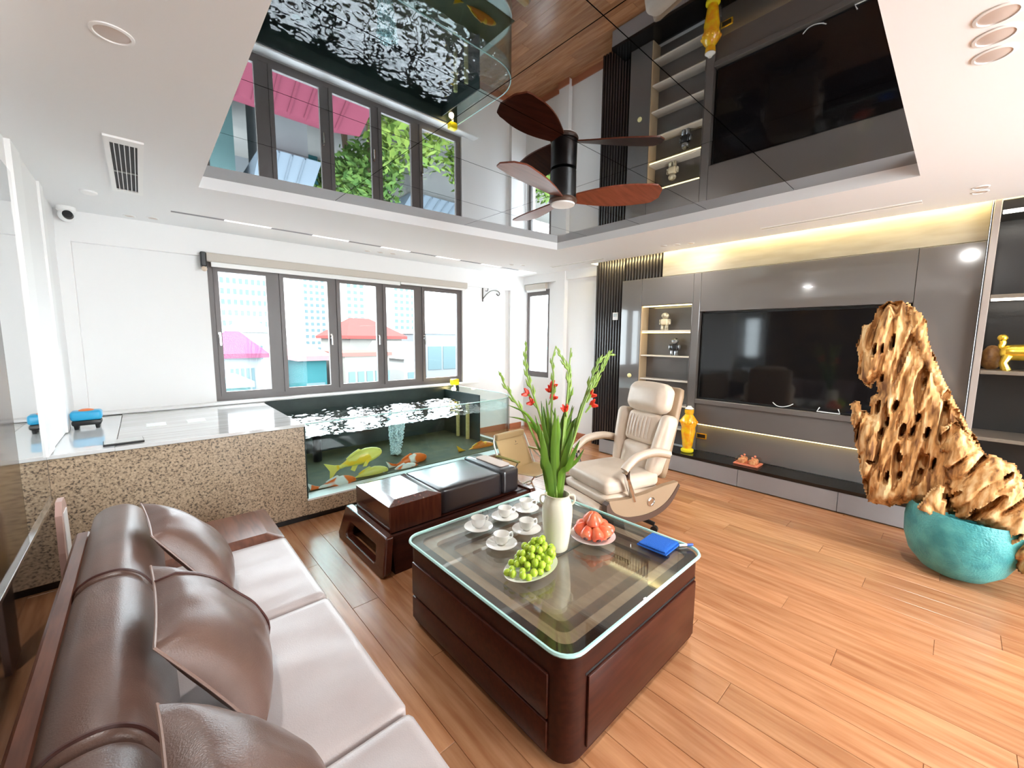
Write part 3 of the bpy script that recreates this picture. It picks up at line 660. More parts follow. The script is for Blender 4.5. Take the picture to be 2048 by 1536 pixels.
# raised side panels
def sidepanel(name, lx0, lx1, z0, z1, face, m=M_dwood):
    if face == 'y': MB().bev(lx0, lx1, -hy-.000, -hy+.016, z0, z1, .006, 2).build(name, m, t, 30)
    if face == 'x': MB().bev(-hx-.000, -hx+.016, lx0, lx1, z0, z1, .006, 2).build(name, m, t, 30)
M_dred = mat('red_wood', (.040, .009, .005), .32, noise_s=5, col2=(.062, .015, .008), stretch=(1, 9, 9), spec=.22)
sidepanel('drawer_front', -hx+.13, hx-.09, .07, .375, 'y', M_dred); MB().box(-hx+.12, hx-.08, -hy+.0105, -hy+.013, .378, .388).build('drawer_gap', M_groove, t)
sidepanel('side_panel', -hy+.10, hy-.08, .205, .395, 'x', M_dred); sidepanel('side_panel', -hy+.10, hy-.08, .065, .195, 'x', M_dred)
MB().prism(rr_(0, .09), .494, TZ-.002).build('glass_top', M_tablegl, t, 30)
MB().tube([(p[0], p[1], .502) for p in rr_(.0, .09)], .0085, 6, True).build('glass_edge', MATS['glass_edge'], t, True)
# cups
cup = thing('tea_cup', 'cup', 'cup'); 
MB().lathe([(.022, 0), (.024, .004), (.036, .012), (.043, .035), (.045, .058), (.0425, .058), (.040, .035), (.033, .015), (.004, .010)], 28, (0, 0, .014), cap1=False).build('bowl', M_porc, cup, True)
MB().tube(bez([(.042, 0, .062), (.066, 0, .064), (.068, 0, .038), (.040, 0, .030)], 6), .0045, 8).build('handle', M_porc, cup, True)
MB().lathe([(.03, 0), (.032, .003), (.06, .008), (.084, .018), (.086, .021), (.06, .013), (.028, .012), (.002, .012)], 32, (0, 0, 0), cap1=False).build('saucer', M_porc, cup, True)
cups = [('white porcelain cup on saucer nearest the left table edge', 957, 1056, .7), ('white porcelain cup on saucer in the middle of the back row', 1010, 1035, .4), ('white porcelain cup on saucer farthest back beside the vase', 1052, 1019, .2), ('white porcelain cup on saucer closest to the grapes', 1003, 1090, .55), ('white porcelain cup on saucer between grapes and vase', 1053, 1061, .5)]
for k, (lab, px_, py_, rz) in enumerate(cups):
    c = cup if k == 0 else copy_tree(cup)
    p = atz(px_, py_, .515); c.location = (p.x, p.y, TZ); c.rotation_euler = (0, 0, rz-.75); tag(c, lab, 'cup', 'tea cups on the glass table')
# vase
VC = Vector((1.60, 1.385, TZ))
f = thing('flower_vase', 'tall cream ceramic vase with tiny shoulder handles on the glass table', 'vase', VC)
MB().lathe([(.055, 0), (.060, .006), (.066, .04), (.076, .12), (.082, .19), (.081, .24), (.072, .275), (.064, .29), (.064, .302), (.067, .31), (.061, .31), (.058, .29), (.066, .25), (.05, .1), (.002, .06)], 40, cap1=False).build('body', M_vase, f, 60)
for s in (-1, 1):
    a = -YAW; d = Vector((math.cos(a), math.sin(a), 0))*s
    MB().tube(bez([d*.062+Vector((0, 0, .302)), d*.088+Vector((0, 0, .300)), d*.092+Vector((0, 0, .27)), d*.078+Vector((0, 0, .25))], 6), .006, 8).build('handle', M_vase, f, True)
# gladiolus
DV = (VC-CAM).dot(fw)
STEMS = []
def stem(label, pts, dd, flowers=(), buds=12, branch=()):
    f = thing('gladiolus', label, 'flower', VC+Vector((0, 0, .05)), 0, 'gladiolus stems in the vase'); o0 = f.location; STEMS.append(f)
    P = [VC+Vector((random.uniform(-.02, .02), random.uniform(-.02, .02), .08))]+[atd(x, y, DV+dd*i/len(pts)) for i, (x, y) in enumerate(pts)]
    path = bez(P, 6); k = len(path)
    MB().tube([p-o0 for p in path], [.0065*(1-.7*i/k)+.0015 for i in range(k)], 7).build('stem', M_stem, f, True)
    # spear shaped buds on the upper part
    for j in range(buds):
        s = .55+.44*j/buds; i = int(s*(k-1)); p = path[i]; tg = (path[min(i+2, k-1)]-path[max(i-1, 0)]).normalized()
        side = tg.cross(fw).normalized()*(1 if j % 2 else -1)
        ln = .065*(1-.55*j/buds); tip = p+tg*ln+side*ln*.22
        MB().tube([p-o0, (p+tg*ln*.4+side*ln*.17)-o0, tip-o0], [.003, .0085*(1-.4*j/buds), .001], 6).build('bud', M_stem, f, True)
    for (x, y, sx) in flowers:
        c = atd(x, y, DV+dd*.5)
        for q in range(6):
            a = q*PI/3; d = (rt*math.cos(a)+up*math.sin(a))
            ax = (rt*sx*.8+up*.35-fw*.3).normalized()
            d2 = (d-ax*d.dot(ax)).normalized()
            b0 = c-ax*.03; tipp = c+ax*.012+d2*.022
            MB().tube([b0-o0, c-ax*.008+d2*.010-o0, tipp-o0], [.004, .013, .003], 6, flat=.45).build('petal', M_petal, f, True)
        MB().tube([c-rt*sx*.05-up*.05-o0, c-rt*sx*.02-up*.01-o0], [.004, .007], 6).build('calyx', M_stem, f, True)
stem('leftmost gladiolus stem leaning far left with a bare forked tip', [(1098, 950), (1070, 880), (1048, 830), (1025, 795), (1007, 765), (1001, 745)], .05, buds=6)
stem('gladiolus stem with red bloom crossing the narrow window', [(1105, 950), (1085, 850), (1070, 800), (1056, 755), (1050, 715), (1053, 685)], .12, [(1060, 803, -1), (1050, 785, -1)], 10)
stem('gladiolus stem with pale red bloom at the centre of the bouquet', [(1112, 950), (1103, 850), (1104, 800), (1107, 750), (1104, 725), (1112, 692)], .18, [(1099, 777, -.4), (1107, 768, .4), (1108, 792, .6)], 5)
stem('tallest central gladiolus stem with a single orange bud', [(1120, 950), (1128, 850), (1135, 790), (1137, 745), (1128, 725), (1112, 693)], -.04, [(1130, 816, -.2)], 9)
stem('gladiolus stem with slim upright tip right of centre', [(1120, 950), (1132, 840), (1140, 780), (1138, 742), (1142, 696)], .02, (), 5)
stem('rightmost gladiolus stem leaning right with two red blooms', [(1125, 950), (1150, 870), (1170, 805), (1190, 765), (1208, 728), (1221, 702)], .0, [(1186, 787, .7), (1189, 807, 1)], 13)
stem('short gladiolus stem beside the rightmost one with green tips', [(1122, 950), (1148, 860), (1168, 800), (1185, 752), (1202, 718), (1228, 708)], .08, (), 11)
# leaves
def leaf(pts, wd, dd):
    f = STEMS[random.randrange(len(STEMS))]; o0 = f.location
    P = [VC+Vector((random.uniform(-.02, .02), random.uniform(-.02, .02), .1))]+[atd(x, y, DV+dd*(i+1)/len(pts)) for i, (x, y) in enumerate(pts)]
    path = bez(P, 5); k = len(path); v = []; fc = []
    for i, p in enumerate(path):
        s = i/(k-1); wv_ = wd*(math.sin(min(1, s*1.5+.25)*PI/2))*(1-max(0, (s-.45)/.55)**1.6)+.0006
        tg = (path[min(i+1, k-1)]-path[max(i-1, 0)]).normalized(); sd_ = tg.cross(fw).normalized(); nn_ = sd_.cross(tg)
        v += [p-sd_*wv_-o0, p+nn_*wv_*.25-o0, p+sd_*wv_-o0, p-nn_*.0025-o0]
    for i in range(k-1):
        for j in range(4): fc.append((i*4+j, i*4+(j+1) % 4, i*4+4+(j+1) % 4, i*4+4+j))
    fc += [(3, 2, 1, 0), tuple((k-1)*4+j for j in range(4))]
    MB().add(v, fc).build('leaf', M_leaf, f, True)
for pts, wd, dd in [([(1088, 940), (1082, 880), (1055, 830), (1016, 810)], .014, .0), ([(1095, 950), (1088, 900), (1082, 870), (1070, 830)], .022, -.03), ([(1098, 950), (1093, 890), (1090, 840), (1087, 812)], .02, .05),
    ([(1103, 955), (1100, 900), (1098, 850), (1092, 797)], .022, .03), ([(1108, 955), (1107, 890), (1110, 845), (1110, 815)], .02, -.05), ([(1112, 955), (1118, 890), (1126, 840), (1143, 790)], .022, .0),
    ([(1118, 955), (1128, 890), (1138, 850), (1145, 810)], .022, .06), ([(1122, 955), (1138, 900), (1150, 860), (1163, 805)], .018, .02), ([(1120, 955), (1136, 935), (1148, 905), (1160, 880)], .02, -.06),
    ([(1100, 955), (1090, 920), (1086, 890), (1084, 860)], .026, -.07), ([(1115, 955), (1112, 910), (1116, 860), (1116, 830)], .024, -.02), ([(1108, 955), (1098, 915), (1095, 870), (1101, 835)], .024, .08), ([(1125, 955), (1130, 915), (1140, 880), (1148, 850)], .022, -.03)]:
    leaf(pts, wd*.78, dd)
    leaf([(x+random.uniform(-7, 7)*(i+1)/2, y+random.uniform(0, 22)*(i/2)) for i, (x, y) in enumerate(pts)], wd*.7, dd+random.uniform(-.06, .06))
# oval plate with grapes
GP = Vector((1.345, 1.325, TZ))
f = thing('oval_plate', 'oval white plate under the green grapes', 'plate', GP, math.radians(4))
m = MB().lathe([(.05, 0), (.055, .004), (.08, .008), (.108, .02), (.112, .024), (.08, .013), (.04, .010), (.002, .010)], 40, cap1=False); m.v = [(p[0]*1.45, p[1]*.95, p[2]) for p in m.v]; m.build('dish', M_porc, f, True)
f = thing('grape_bunch', 'bunch of round green grapes heaped on the oval plate', 'grapes', GP+Vector((0, 0, .011)), math.radians(4))
gm = MB().sphere((0, 0, 0), .0178, 14, 10, (1, 1, 1.06)); g0 = None; gpos = []
for k in range(5000):
    x = random.uniform(-.15, .145); y = random.uniform(-.08, .08); top = .03+.105*math.exp(-((x-.05)/.10)**2)*(1-(y/.10)**2)
    if x*x/.0225+y*y/.0064 > 1: continue
    z = random.uniform(.018, max(.02, top)); q = Vector((x, y, z))
    if all((q-p).length > .0318 for p in gpos): gpos.append(q)
    if len(gpos) > 130: break
for q in gpos:
    if g0 is None: g0 = gm.build('grape', M_grape, f, True, q)
    else: o = g0.copy(); C.objects.link(o); o.location = q; s = random.uniform(.9, 1.06); o.scale = (s, s, s)
MB().tube(bez([(-.08, 0, .03), (0, .0, .05), (.07, .0, .08), (.1, .01, .11)], 5), .0035, 6).build('stalk', mat('stalk', (.25, .22, .06), .6), f, True)
# round plate with rose apples
AP = Vector((1.835, 1.318, TZ))
f = thing('round_plate', 'round white plate under the red rose apples', 'plate', AP)
MB().lathe([(.06, 0), (.065, .004), (.09, .01), (.125, .024), (.128, .028), (.09, .015), (.05, .012), (.002, .012)], 40, cap1=False).build('dish', M_porc, f, True)
apos = [(-.085, -.02, -160, 0, 'at the left rim of the round plate'), (-.055, -.075, -125, 0, 'at the front left of the round plate'), (.005, -.09, -90, 0, 'at the front middle of the round plate'), (.065, -.07, -50, 0, 'at the front right of the round plate'), (.095, -.005, -5, 0, 'at the right rim of the round plate'),
        (.065, .065, 45, 0, 'at the back right of the round plate'), (-.0, .085, 90, 0, 'at the back middle of the round plate'), (-.065, .055, 140, 0, 'at the back left of the round plate'), (-.03, -.02, -150, 1, 'on top of the heap to the left'), (.03, -.01, -30, 1, 'on top of the heap to the right'), (.0, .035, 100, 1, 'on top of the heap at the back')]
am = MB().lathe([(.002, .004), (.02, .002), (.031, .008), (.036, .021), (.034, .037), (.027, .056), (.019, .072), (.010, .081), (.002, .082)], 18); a0 = None
for (x, y, a, up_, lab) in apos:
    f = thing('rose_apple', 'glossy red rose apple '+lab, 'fruit', AP+Vector((x*1.15, y*1.15, .040+up_*.042)), 0, 'rose apples on the plate')
    f.rotation_euler = (0, math.radians(-52 if not up_ else -25), math.radians(a))
    if a0 is None: a0 = am.build('flesh', M_apple, f, True); c0 = MB().lathe([(.012, -.002), (.014, .004), (.004, .004)], 10).build('calyx', M_pipe, f)
    else:
        for s_ in (a0, c0): o = s_.copy(); C.objects.link(o); o.parent = f
# cloth and pen
f = thing('folded_cloth', 'folded bright blue microfibre cloth on the glass table corner', 'cloth', (2.05, 1.03, TZ), math.radians(2))
for k in range(2): MB().cushion(-.088+.006*k, .088-.006*k, -.085+.008*k, .085-.008*k, .001+.009*k, .010+.010*k, .004, .004, 16, .016, k*3).build('fold', M_cloth, f, True)
f = thing('marker_pen', 'small white and blue marker beside the blue cloth', 'pen', (2.15, .93, TZ+.006), math.radians(-35))
MB().tube([(-.03, 0, 0), (.015, 0, 0)], .006, 10).build('barrel', M_trimw, f, True); MB().tube([(.015, 0, 0), (.05, 0, 0)], .0065, 10).build('cap', mat('pen_blue', (.02, .08, .5), .3), f, True)

# ================================================================== SOFA
t = thing('sofa', 'long brown leather sofa with dark wood frame and end table', 'sofa', (0, 1.5, 0)); oy = -1.5
YS = [.30, 1.13, 1.932, 2.712]
part('base_frame', M_dwood, t, (-.28, .545, .27+oy, 2.72+oy, .06, .27), r=.012)
part('foot_board', M_black, t, (-.22, .50, .30+oy, 2.70+oy, 0, .06))
for k in range(3):
    MB().cushion(-.06, .578, YS[k]+.004+oy, YS[k+1]-.004+oy, .272, .425, .028, .014, 30, .014, k*5.3).build('seat_cushion', M_leather_s, t, 'all')
    pr = [(-.07, .40), (.0, .42), (.01, .52), (-.015, .66), (-.05, .755), (-.095, .802), (-.15, .812), (-.205, .795), (-.235, .74), (-.225, .55), (-.20, .40)]
    bm_ = MB(); path = bez([(p[0], 0, p[1]) for p in pr+[pr[0]]], 5)[:-1]
    yA, yB = YS[k]+.003+oy, YS[k+1]-.003+oy
    if k == 2: yB += .05
    v = []; fc = []; n = len(path); rows = [(yA, .93), (yA+.012, .985), (yA+.035, 1.0), ((yA+yB)/2, 1.012), (yB-.035, 1.0), (yB-.012, .985), (yB, .93)]
    cx = sum(p.x for p in path)/n; cz = sum(p.z for p in path)/n
    for y, s in rows:
        for p in path: v.append((cx+(p.x-cx)*s, y, cz+(p.z-cz)*s))
    for j in range(len(rows)-1):
        for i in range(n): fc.append((j*n+i, j*n+(i+1) % n, j*n+n+(i+1) % n, j*n+n+i))
    fc += [tuple(range(n)), tuple((len(rows)-1)*n+i for i in range(n))]
    bk = MB().add(v, fc).build('back_cushion', M_leather, t, 60)
    MB().tube([(cx+(p.x-cx)*.995, yA+.03, cz+(p.z-cz)*.998) for p in path], .006, 6, True).build('piping', M_pipe, bk, True)
part('back_rail', M_dwood2, t, (-.30, -.245, .27+oy, 2.78+oy, .10, .70), r=.01)
# wooden end table
pts0 = rrect(-.28, .578, 2.722+oy, 3.30+oy, .02, 3); pts1 = rrect(-.20, .50, 2.80+oy, 3.22+oy, .02, 3)
MB().prism(pts0, .06, .40).build('end_block', M_dwood2, t, 30)
n = len(pts0); v = [(*p, .402) for p in pts0]+[(*p, .432) for p in pts1]
MB().add(v, [tuple(range(n-1, -1, -1)), tuple(range(n, 2*n))]+[(i, (i+1) % n, n+(i+1) % n, n+i) for i in range(n)]).build('end_top', M_dwood2, t)
part('end_plinth', M_black, t, (-.24, .53, 2.76+oy, 3.26+oy, 0, .058))
# pillows
def pillow(label, A_, B_, C_, D_, th, m, strap=False):
    A_, B_, C_, D_ = map(Vector, (A_, B_, C_, D_)); c = (A_+B_+C_+D_)/4; nrm = (C_-A_).cross(D_-B_).normalized()
    if nrm.x < 0: nrm = -nrm
    f = thing('pillow', label, 'pillow', (c.x, c.y, min(A_.z, B_.z, C_.z, D_.z)), 0, 'sofa pillows'); o0 = Vector(f.location)
    n = 22; v = []; fc = []
    def pt(u_, v_): return (A_*(1-u_)+B_*u_)*(1-v_)+(D_*(1-u_)+C_*u_)*v_
    for sd_ in (1, -1):
        for j in range(n+1):
            for i in range(n+1):
                a = 2*i/n-1; b = 2*j/n-1; pin = .05*((1-a*a)*abs(b)**4+(1-b*b)*abs(a)**4)
                a2 = a*(1-.055*(1-b*b)*abs(a)**3); b2 = b*(1-.055*(1-a*a)*abs(b)**3)
                h = th*(max(0, (1-a*a)*(1-b*b)))**.42*(1+.10*noise.noise(Vector((a*3, b*2.2, th*50+sd_))))
                v.append(pt((a2+1)/2, (b2+1)/2)+nrm*h*sd_*(1 if sd_ > 0 else .3)-o0)
    N1 = (n+1)**2
    for s in (0, N1):
        for j in range(n):
            for i in range(n): a = s+j*(n+1)+i; fc.append((a, a+1, a+n+2, a+n+1))
    body = MB().add(v, fc).build('cover', m, f, 'all')
    ed = []
    idx = [(i, 0) for i in range(n)]+[(n, j) for j in range(n)]+[(n-i, n) for i in range(n)]+[(0, n-j) for j in range(n)]
    MB().tube([v[j*(n+1)+i] for i, j in idx], .004, 6, True).build('piping', mat('pillow_piping', (.26, .17, .14), .4), f, True)
    if strap:
        i0 = int(n*.27); MB().tube([v[j*(n+1)+i0]+nrm*.003 for j in range(n+1)], .005, 6).build('strap_seam', M_pipe, f, True)
pillow('dark brown leather pillow in the far corner of the sofa', (-.055, 2.50, .87), (-.025, 2.16, .83), (.215, 2.08, .465), (.26, 2.60, .465), .11, M_leather)
pillow('brown leather pillow with a stitched band in the middle of the sofa', (-.03, 1.76, .88), (-.03, 1.29, .87), (.19, 1.30, .465), (.27, 1.80, .465), .12, M_leather, True)
pillow('brown leather pillow nearest the photographer on the sofa', (-.03, 1.08, .87), (-.03, .66, .86), (.21, .62, .465), (.25, 1.10, .465), .12, M_leather)
# leaning speaker-like panel between sofa and wall
f = thing('oval_board', 'pale oval-sided wooden board standing upright behind the sofa end', 'board', (-.37, 3.06, .0))
MB().prism([(-.10, .0), (.10, .0), (.11, .55), (.09, .74), (.04, .80), (-.04, .80), (-.09, .74), (-.11, .55)], -.012, .012, 'x').build('board', mat('pinkish_wood', (.55, .36, .31), .3), f); MB().prism([(-.06, .5), (.06, .5), (.05, .74), (-.05, .74)], .0125, .016, 'x').build('inlay', M_trimw, f)

# ================================================================== BENCH
t = thing('bench', 'long dark-wood bench with black leather cushion and carved looped base', 'bench', (1.18, 2.92, 0))
def bx_(name, m, x0, x1, y0, y1, z0, z1, r=.01, sm=30): return MB().bev(x0-1.18, x1-1.18, y0-2.92, y1-2.92, z0, z1, r, 2).build(name, m, t, sm)
b0 = rrect(1.22-1.18, 1.655-1.18, 2.625-2.92, 3.235-2.92, .008, 2); b1 = rrect(1.30-1.18, 1.575-1.18, 2.70-2.92, 3.16-2.92, .008, 2)
M_bw = mat('bench_wood', (.06, .014, .008), .22, noise_s=5, col2=(.095, .025, .013), stretch=(9, 9, 1), coat=.6, coatr=.08)
MB().prism(b0, .25, .44).build('wood_block', M_bw, t); n = len(b0)
v = [(*p, .441) for p in b0]+[(*p, .462) for p in b1]; MB().add(v, [tuple(range(n-1, -1, -1)), tuple(range(n, 2*n))]+[(i, (i+1) % n, n+(i+1) % n, n+i) for i in range(n)]).build('block_top', M_bw, t)
MB().cushion(1.66-1.18, 2.29-1.18, 2.635-2.92, 3.225-2.92, .25, .455, .02, .012, 14, .004, 2).build('seat_cushion', M_bench_lea, t, 'all')
MB().cushion(2.295-1.18, 2.49-1.18, 2.625-2.92, 3.235-2.92, .25, .475, .03, .008, 10).build('arm_cushion', M_bench_lea, t, 'all')
# base rails: flared sides
for y0, sg in ((2.575, -1), (3.285, 1)):
    pl = [(y0-sg*.045, .25), (y0+sg*.005, .25), (y0+sg*.065, .0), (y0+sg*.0, .0)]
    MB().prism([(p[0]-2.92, p[1]) for p in pl], 0.02, 1.42, 'x').build('side_rail', M_dwood, t)
# looped end frames
for xe, sg in ((1.185, -1), (2.59, 1)):
    out = [(-.375, .265), (.375, .265), (.43, .03), (.40, 0), (-.40, 0), (-.43, .03)]; inn_ = [(-.24, .175), (.24, .175), (.275, .075), (.25, .055), (-.25, .055), (-.275, .075)]
    v = []; fc = []; n = 6
    def lean(z): return sg*(.0 + (.265-z)*.22)
    for dx in (-.03, .03):
        for ring in (out, inn_):
            for y, z in ring: v.append((xe-1.18+lean(z)+dx, y, z))
    for i in range(n):
        j = (i+1) % n; fc += [(i, j, n+j, n+i), (2*n+j, 2*n+i, 3*n+i, 3*n+j), (i, 2*n+i, 2*n+j, j), (n+j, 3*n+j, 3*n+i, n+i)]
    o = MB().add(v, fc).build('end_frame', M_bw, t); md = o.modifiers.new('bevel', 'BEVEL'); md.width = .012; md.segments = 3
bx_('base_board', M_dwood, 1.20, 2.57, 2.60, 3.26, .235, .25, .004)
f = thing('beige_tray', 'flat pinkish-beige tray lying on the black bench armrest', 'tray', (2.395, 2.90, .482))
MB().prism(rrect(-.065, .065, -.19, .19, .03, 4), 0, .008).build('tray', mat('tray_beige', (.62, .50, .44), .3), f)

# ================================================================== CAMP CHAIR
t = thing('camp_chair', 'folding camp chair with beige fabric and silver tubes behind the bench', 'chair', (2.98, 3.06, 0), math.radians(4))
def tb(name, pts, r=.009, m=M_silver): return MB().tube(pts, r, 8).build(name, m, t, True)
tb('back_tube', bez([(-.25, .06, .22), (-.255, .20, .48), (-.23, .235, .575), (-.17, .25, .60), (.17, .25, .60), (.23, .235, .575), (.255, .20, .48), (.25, .06, .22)], 6))
m = MB(); v = []; fc = []; n = 12
for i in range(n+1):
    s = i/n
    for j in range(n+1):
        a = 2*j/n-1; ba = .02*(1-a*a)*math.sin(s*PI)
        v.append((a*.215, .06+.185*s+ba, .235+.35*s))
for i in range(n):
    for j in range(n): q = i*(n+1)+j; fc.append((q, q+1, q+n+2, q+n+1))
o = m.add(v, fc).build('back_fabric', M_beigef, t, 'all'); md = o.modifiers.new('thick', 'SOLIDIFY'); md.thickness = .006
MB().bev(-.215, .215, .20, .262, .545, .612, .012).xf(Matrix()).build('top_band', mat('camp_band', (.45, .31, .15), .8), t)
v = []; fc = []
for i in range(n+1):
    s = i/n
    for j in range(n+1):
        a = 2*j/n-1; v.append((a*.235, .10-.46*s, .25+.05*s-.045*math.sin(s*PI)*(1-a*a)))
for i in range(n):
    for j in range(n): q = i*(n+1)+j; fc.append((q, q+1, q+n+2, q+n+1))
o = MB().add(v, fc).build('seat_fabric', M_beigef, t, 'all'); md = o.modifiers.new('thick', 'SOLIDIFY'); md.thickness = .006
for s in (-1, 1):
    tb('front_leg', [(s*.25, .12, .0), (s*.25, -.05, .24), (s*.25, -.14, .40)]); tb('rear_leg', [(s*.262, -.36, .0), (s*.262, -.12, .24), (s*.262, .13, .40)])
    MB().bev(s*.26-.02, s*.26+.02, -.16, .17, .395, .412, .006).build('arm_rest', mat('olive_wood', (.26, .22, .04), .5), t)
    MB().sphere((s*.272, -.09, .24), .018, 8, 6).build('hinge', M_steel, t, True)
tb('front_bar', [(-.25, -.37, .30), (.25, -.37, .30)]); tb('cross_brace', [(-.262, -.34, .03), (.262, -.34, .03)]); tb('rear_bar', [(-.25, .11, .02), (.25, .11, .02)])
# printed bird mark
pr_ = [(.0, .0), (.022, .012), (.0, .03), (.012, .013)]
def fab(x, s): return (x, .06+.185*s-.012+.02*(1-(x/.215)**2)*math.sin(s*PI)+.004, .235+.35*s)
MB().add([fab(.06+p[0], .70+p[1]*3) for p in pr_], [(0, 1, 3), (1, 2, 3)]).build('printed_mark', M_black, t)
MB().add([fab(.045, .655), fab(.095, .655), fab(.095, .667), fab(.045, .667)], [(0, 1, 2, 3)]).build('printed_line', mat('grey_print', (.2, .15, .08), .7), t)

# ================================================================== EXECUTIVE CHAIR (front = -x)
t = thing('executive_chair', 'beige leather reclining executive chair with curved side panels and dial', 'chair', (3.05, 1.94, 0), math.radians(-16))
def cu(name, m, *a, M=None, **k):
    mb = MB().cushion(*a, **k)
    if M: mb.xf(M)
    return mb.build(name, m, t, 'all')
cu('seat_cushion', M_cream, -.36, .22, -.275, .275, .40, .53, r=.05, puff=.02, n=14, wr=.012, seed=3)
cu('seat_under_pad', M_cream, -.38, .24, -.285, .285, .325, .405, r=.035, puff=.0, n=10)
cu('foot_pad', M_cream, -.47, -.36, -.275, .275, .275, .335, r=.03, puff=.01, n=8)
MB().tube([(-.44, -.27, .255), (-.44, .27, .255)], .014, 10).build('footrest_bar', M_silver, t, True); MB().tube([(-.40, -.27, .245), (-.40, .27, .245)], .012, 10).build('footrest_bar', M_silver, t, True)
BM = T(.19, 0, .47) @ RY(math.radians(13))
cu('back_shell', M_tan, .05, .13, -.27, .27, .0, .80, M=BM, r=.04, puff=0, n=10)
cu('lumbar_cushion', M_cream, -.06, .07, -.17, .17, .0, .26, M=BM, r=.05, puff=.0, n=10, sidep=.02)
cu('middle_cushion', M_cream, -.055, .07, -.18, .18, .255, .54, M=BM, r=.05, puff=.0, n=10, sidep=.02)
for k in range(7):
    y = -.12+k*.04; MB().tube([tuple(BM @ Vector((-.078+.004*abs(k-3), y, .30))), tuple(BM @ Vector((-.082+.004*abs(k-3), y, .40))), tuple(BM @ Vector((-.078+.004*abs(k-3), y, .50)))], [.003, .007, .003], 6).build('pleat', M_cream, t, True)
cu('head_cushion', M_cream, -.085, .08, -.225, .225, .545, .80, M=BM, r=.07, puff=.015, n=12, sidep=.015)
for s in (-1, 1):
    mb = MB().cushion(-.075, .075, -.055, .055, -.27, .27, .05, 0, 10, sidep=.015).xf(BM @ T(-.0, s*.235, .28) @ RX(s*math.radians(-7))); mb.build('side_bolster', M_cream, t, 'all')
    # arm
    pa = bez([(.24, s*.33, .70), (.08, s*.33, .735), (-.10, s*.335, .72), (-.20, s*.335, .66), (-.235, s*.335, .625)], 6)
    MB().tube(pa, [.03]*len(pa), 10, flat=1.25).build('arm_pad', M_cream, t, True)
    MB().tube([(p[0], p[1], p[2]-.028) for p in pa], .014, 8, flat=2).build('arm_frame', M_tan, t, True)
    MB().tube(bez([(-.205, s*.335, .62), (-.20, s*.335, .54), (-.16, s*.335, .44), (-.13, s*.335, .36)], 5), .02, 8, flat=1.6).build('arm_post', M_chrome, t, True)
    pn = [(-.38, .40), (-.395, .34), (-.34, .27), (-.2, .215), (0, .20), (.16, .235), (.28, .31), (.36, .42), (.355, .445), (.2, .435), (0, .40), (-.2, .385)]
    MB().prism(pn, s*.30, s*.345, 'y').build('side_panel', M_tan, t)
    low = bez([(-.41, .0, .37), (-.40, .0, .31), (-.33, 0, .245), (-.2, 0, .19), (0, 0, .175), (.17, 0, .21), (.29, 0, .285), (.375, 0, .41)], 5)
    upl = bez([(-.385, .0, .39), (-.36, .0, .335), (-.31, 0, .288), (-.19, 0, .238), (0, 0, .225), (.155, 0, .255), (.265, 0, .32), (.36, 0, .43)], 5)
    MB().prism([(p.x, p.z) for p in low]+[(p.x, p.z) for p in reversed(upl)], s*.295, s*.352, 'y').build('side_trim', M_brown, t)
    MB().lathe([(.038, 0), (.038, .01), (.03, .014), (.028, .008), (.002, .008)], 24, cap1=False).xf(T(.05, s*.345, .325) @ RX(-s*PI/2)).build('dial', M_chrome, t, True)
MB().tube([(0, 0, .10), (0, 0, .33)], .035, 14).build('gas_lift', M_black, t, True)
for k in range(5):
    a = math.radians(-58+72*k); d = Vector((math.cos(a), math.sin(a), 0))
    lg = MB().tube([d*.03+Vector((0, 0, .12)), d*.2+Vector((0, 0, .105)), d*.33+Vector((0, 0, .075))], [.03, .024, .018], 8).build('base_leg', M_black, t, True)
    MB().tube([d*.33+Vector((-d.y, d.x, 0))*-.02+Vector((0, 0, .03)), d*.33+Vector((-d.y, d.x, 0))*.02+Vector((0, 0, .03))], .03, 14).build('caster', M_black, lg, True)

# ================================================================== DRIFTWOOD IN BOWL
bc = Vector((4.16, -.10, 0))
t = thing('turquoise_bowl', 'rough turquoise ceramic bowl tilted on the floor under the driftwood', 'bowl', bc)
m = MB().lathe([(.002, 0), (.09, .004), (.17, .04), (.24, .12), (.28, .23), (.295, .35), (.292, .46), (.284, .485), (.27, .475), (.27, .35), (.25, .23), (.18, .11), (.002, .06)], 48, cap0=True, cap1=False)
m.xf(RX(math.radians(4))); mz = min(p[2] for p in m.v); m.v = [(p[0], p[1], p[2]-mz) for p in m.v]
m.build('vessel', M_teal, t, 60)
WX = 4.12
t = thing('driftwood', 'tall weathered driftwood stump full of holes rising from the turquoise bowl', 'driftwood', (WX, 0, .10))
ow = Vector(t.location)
def crp(lst): return [(1680+a*.4168, 560+b*.4168) for a, b in lst]
def inside(x, y, poly):
    c = False; n = len(poly); j = n-1
    for i in range(n):
        if (poly[i][1] > y) != (poly[j][1] > y) and x < (poly[j][0]-poly[i][0])*(y-poly[i][1])/(poly[j][1]-poly[i][1])+poly[i][0]: c = not c
        j = i
    return c
def edist(x, y, poly):
    d = 9; n = len(poly)
    for i in range(n):
        ax, ay = poly[i]; bx, by = poly[(i+1) % n]; dx, dy = bx-ax, by-ay; l = dx*dx+dy*dy
        s = 0 if l == 0 else max(0, min(1, ((x-ax)*dx+(y-ay)*dy)/l)); d = min(d, math.hypot(x-ax-s*dx, y-ay-s*dy))
    return d
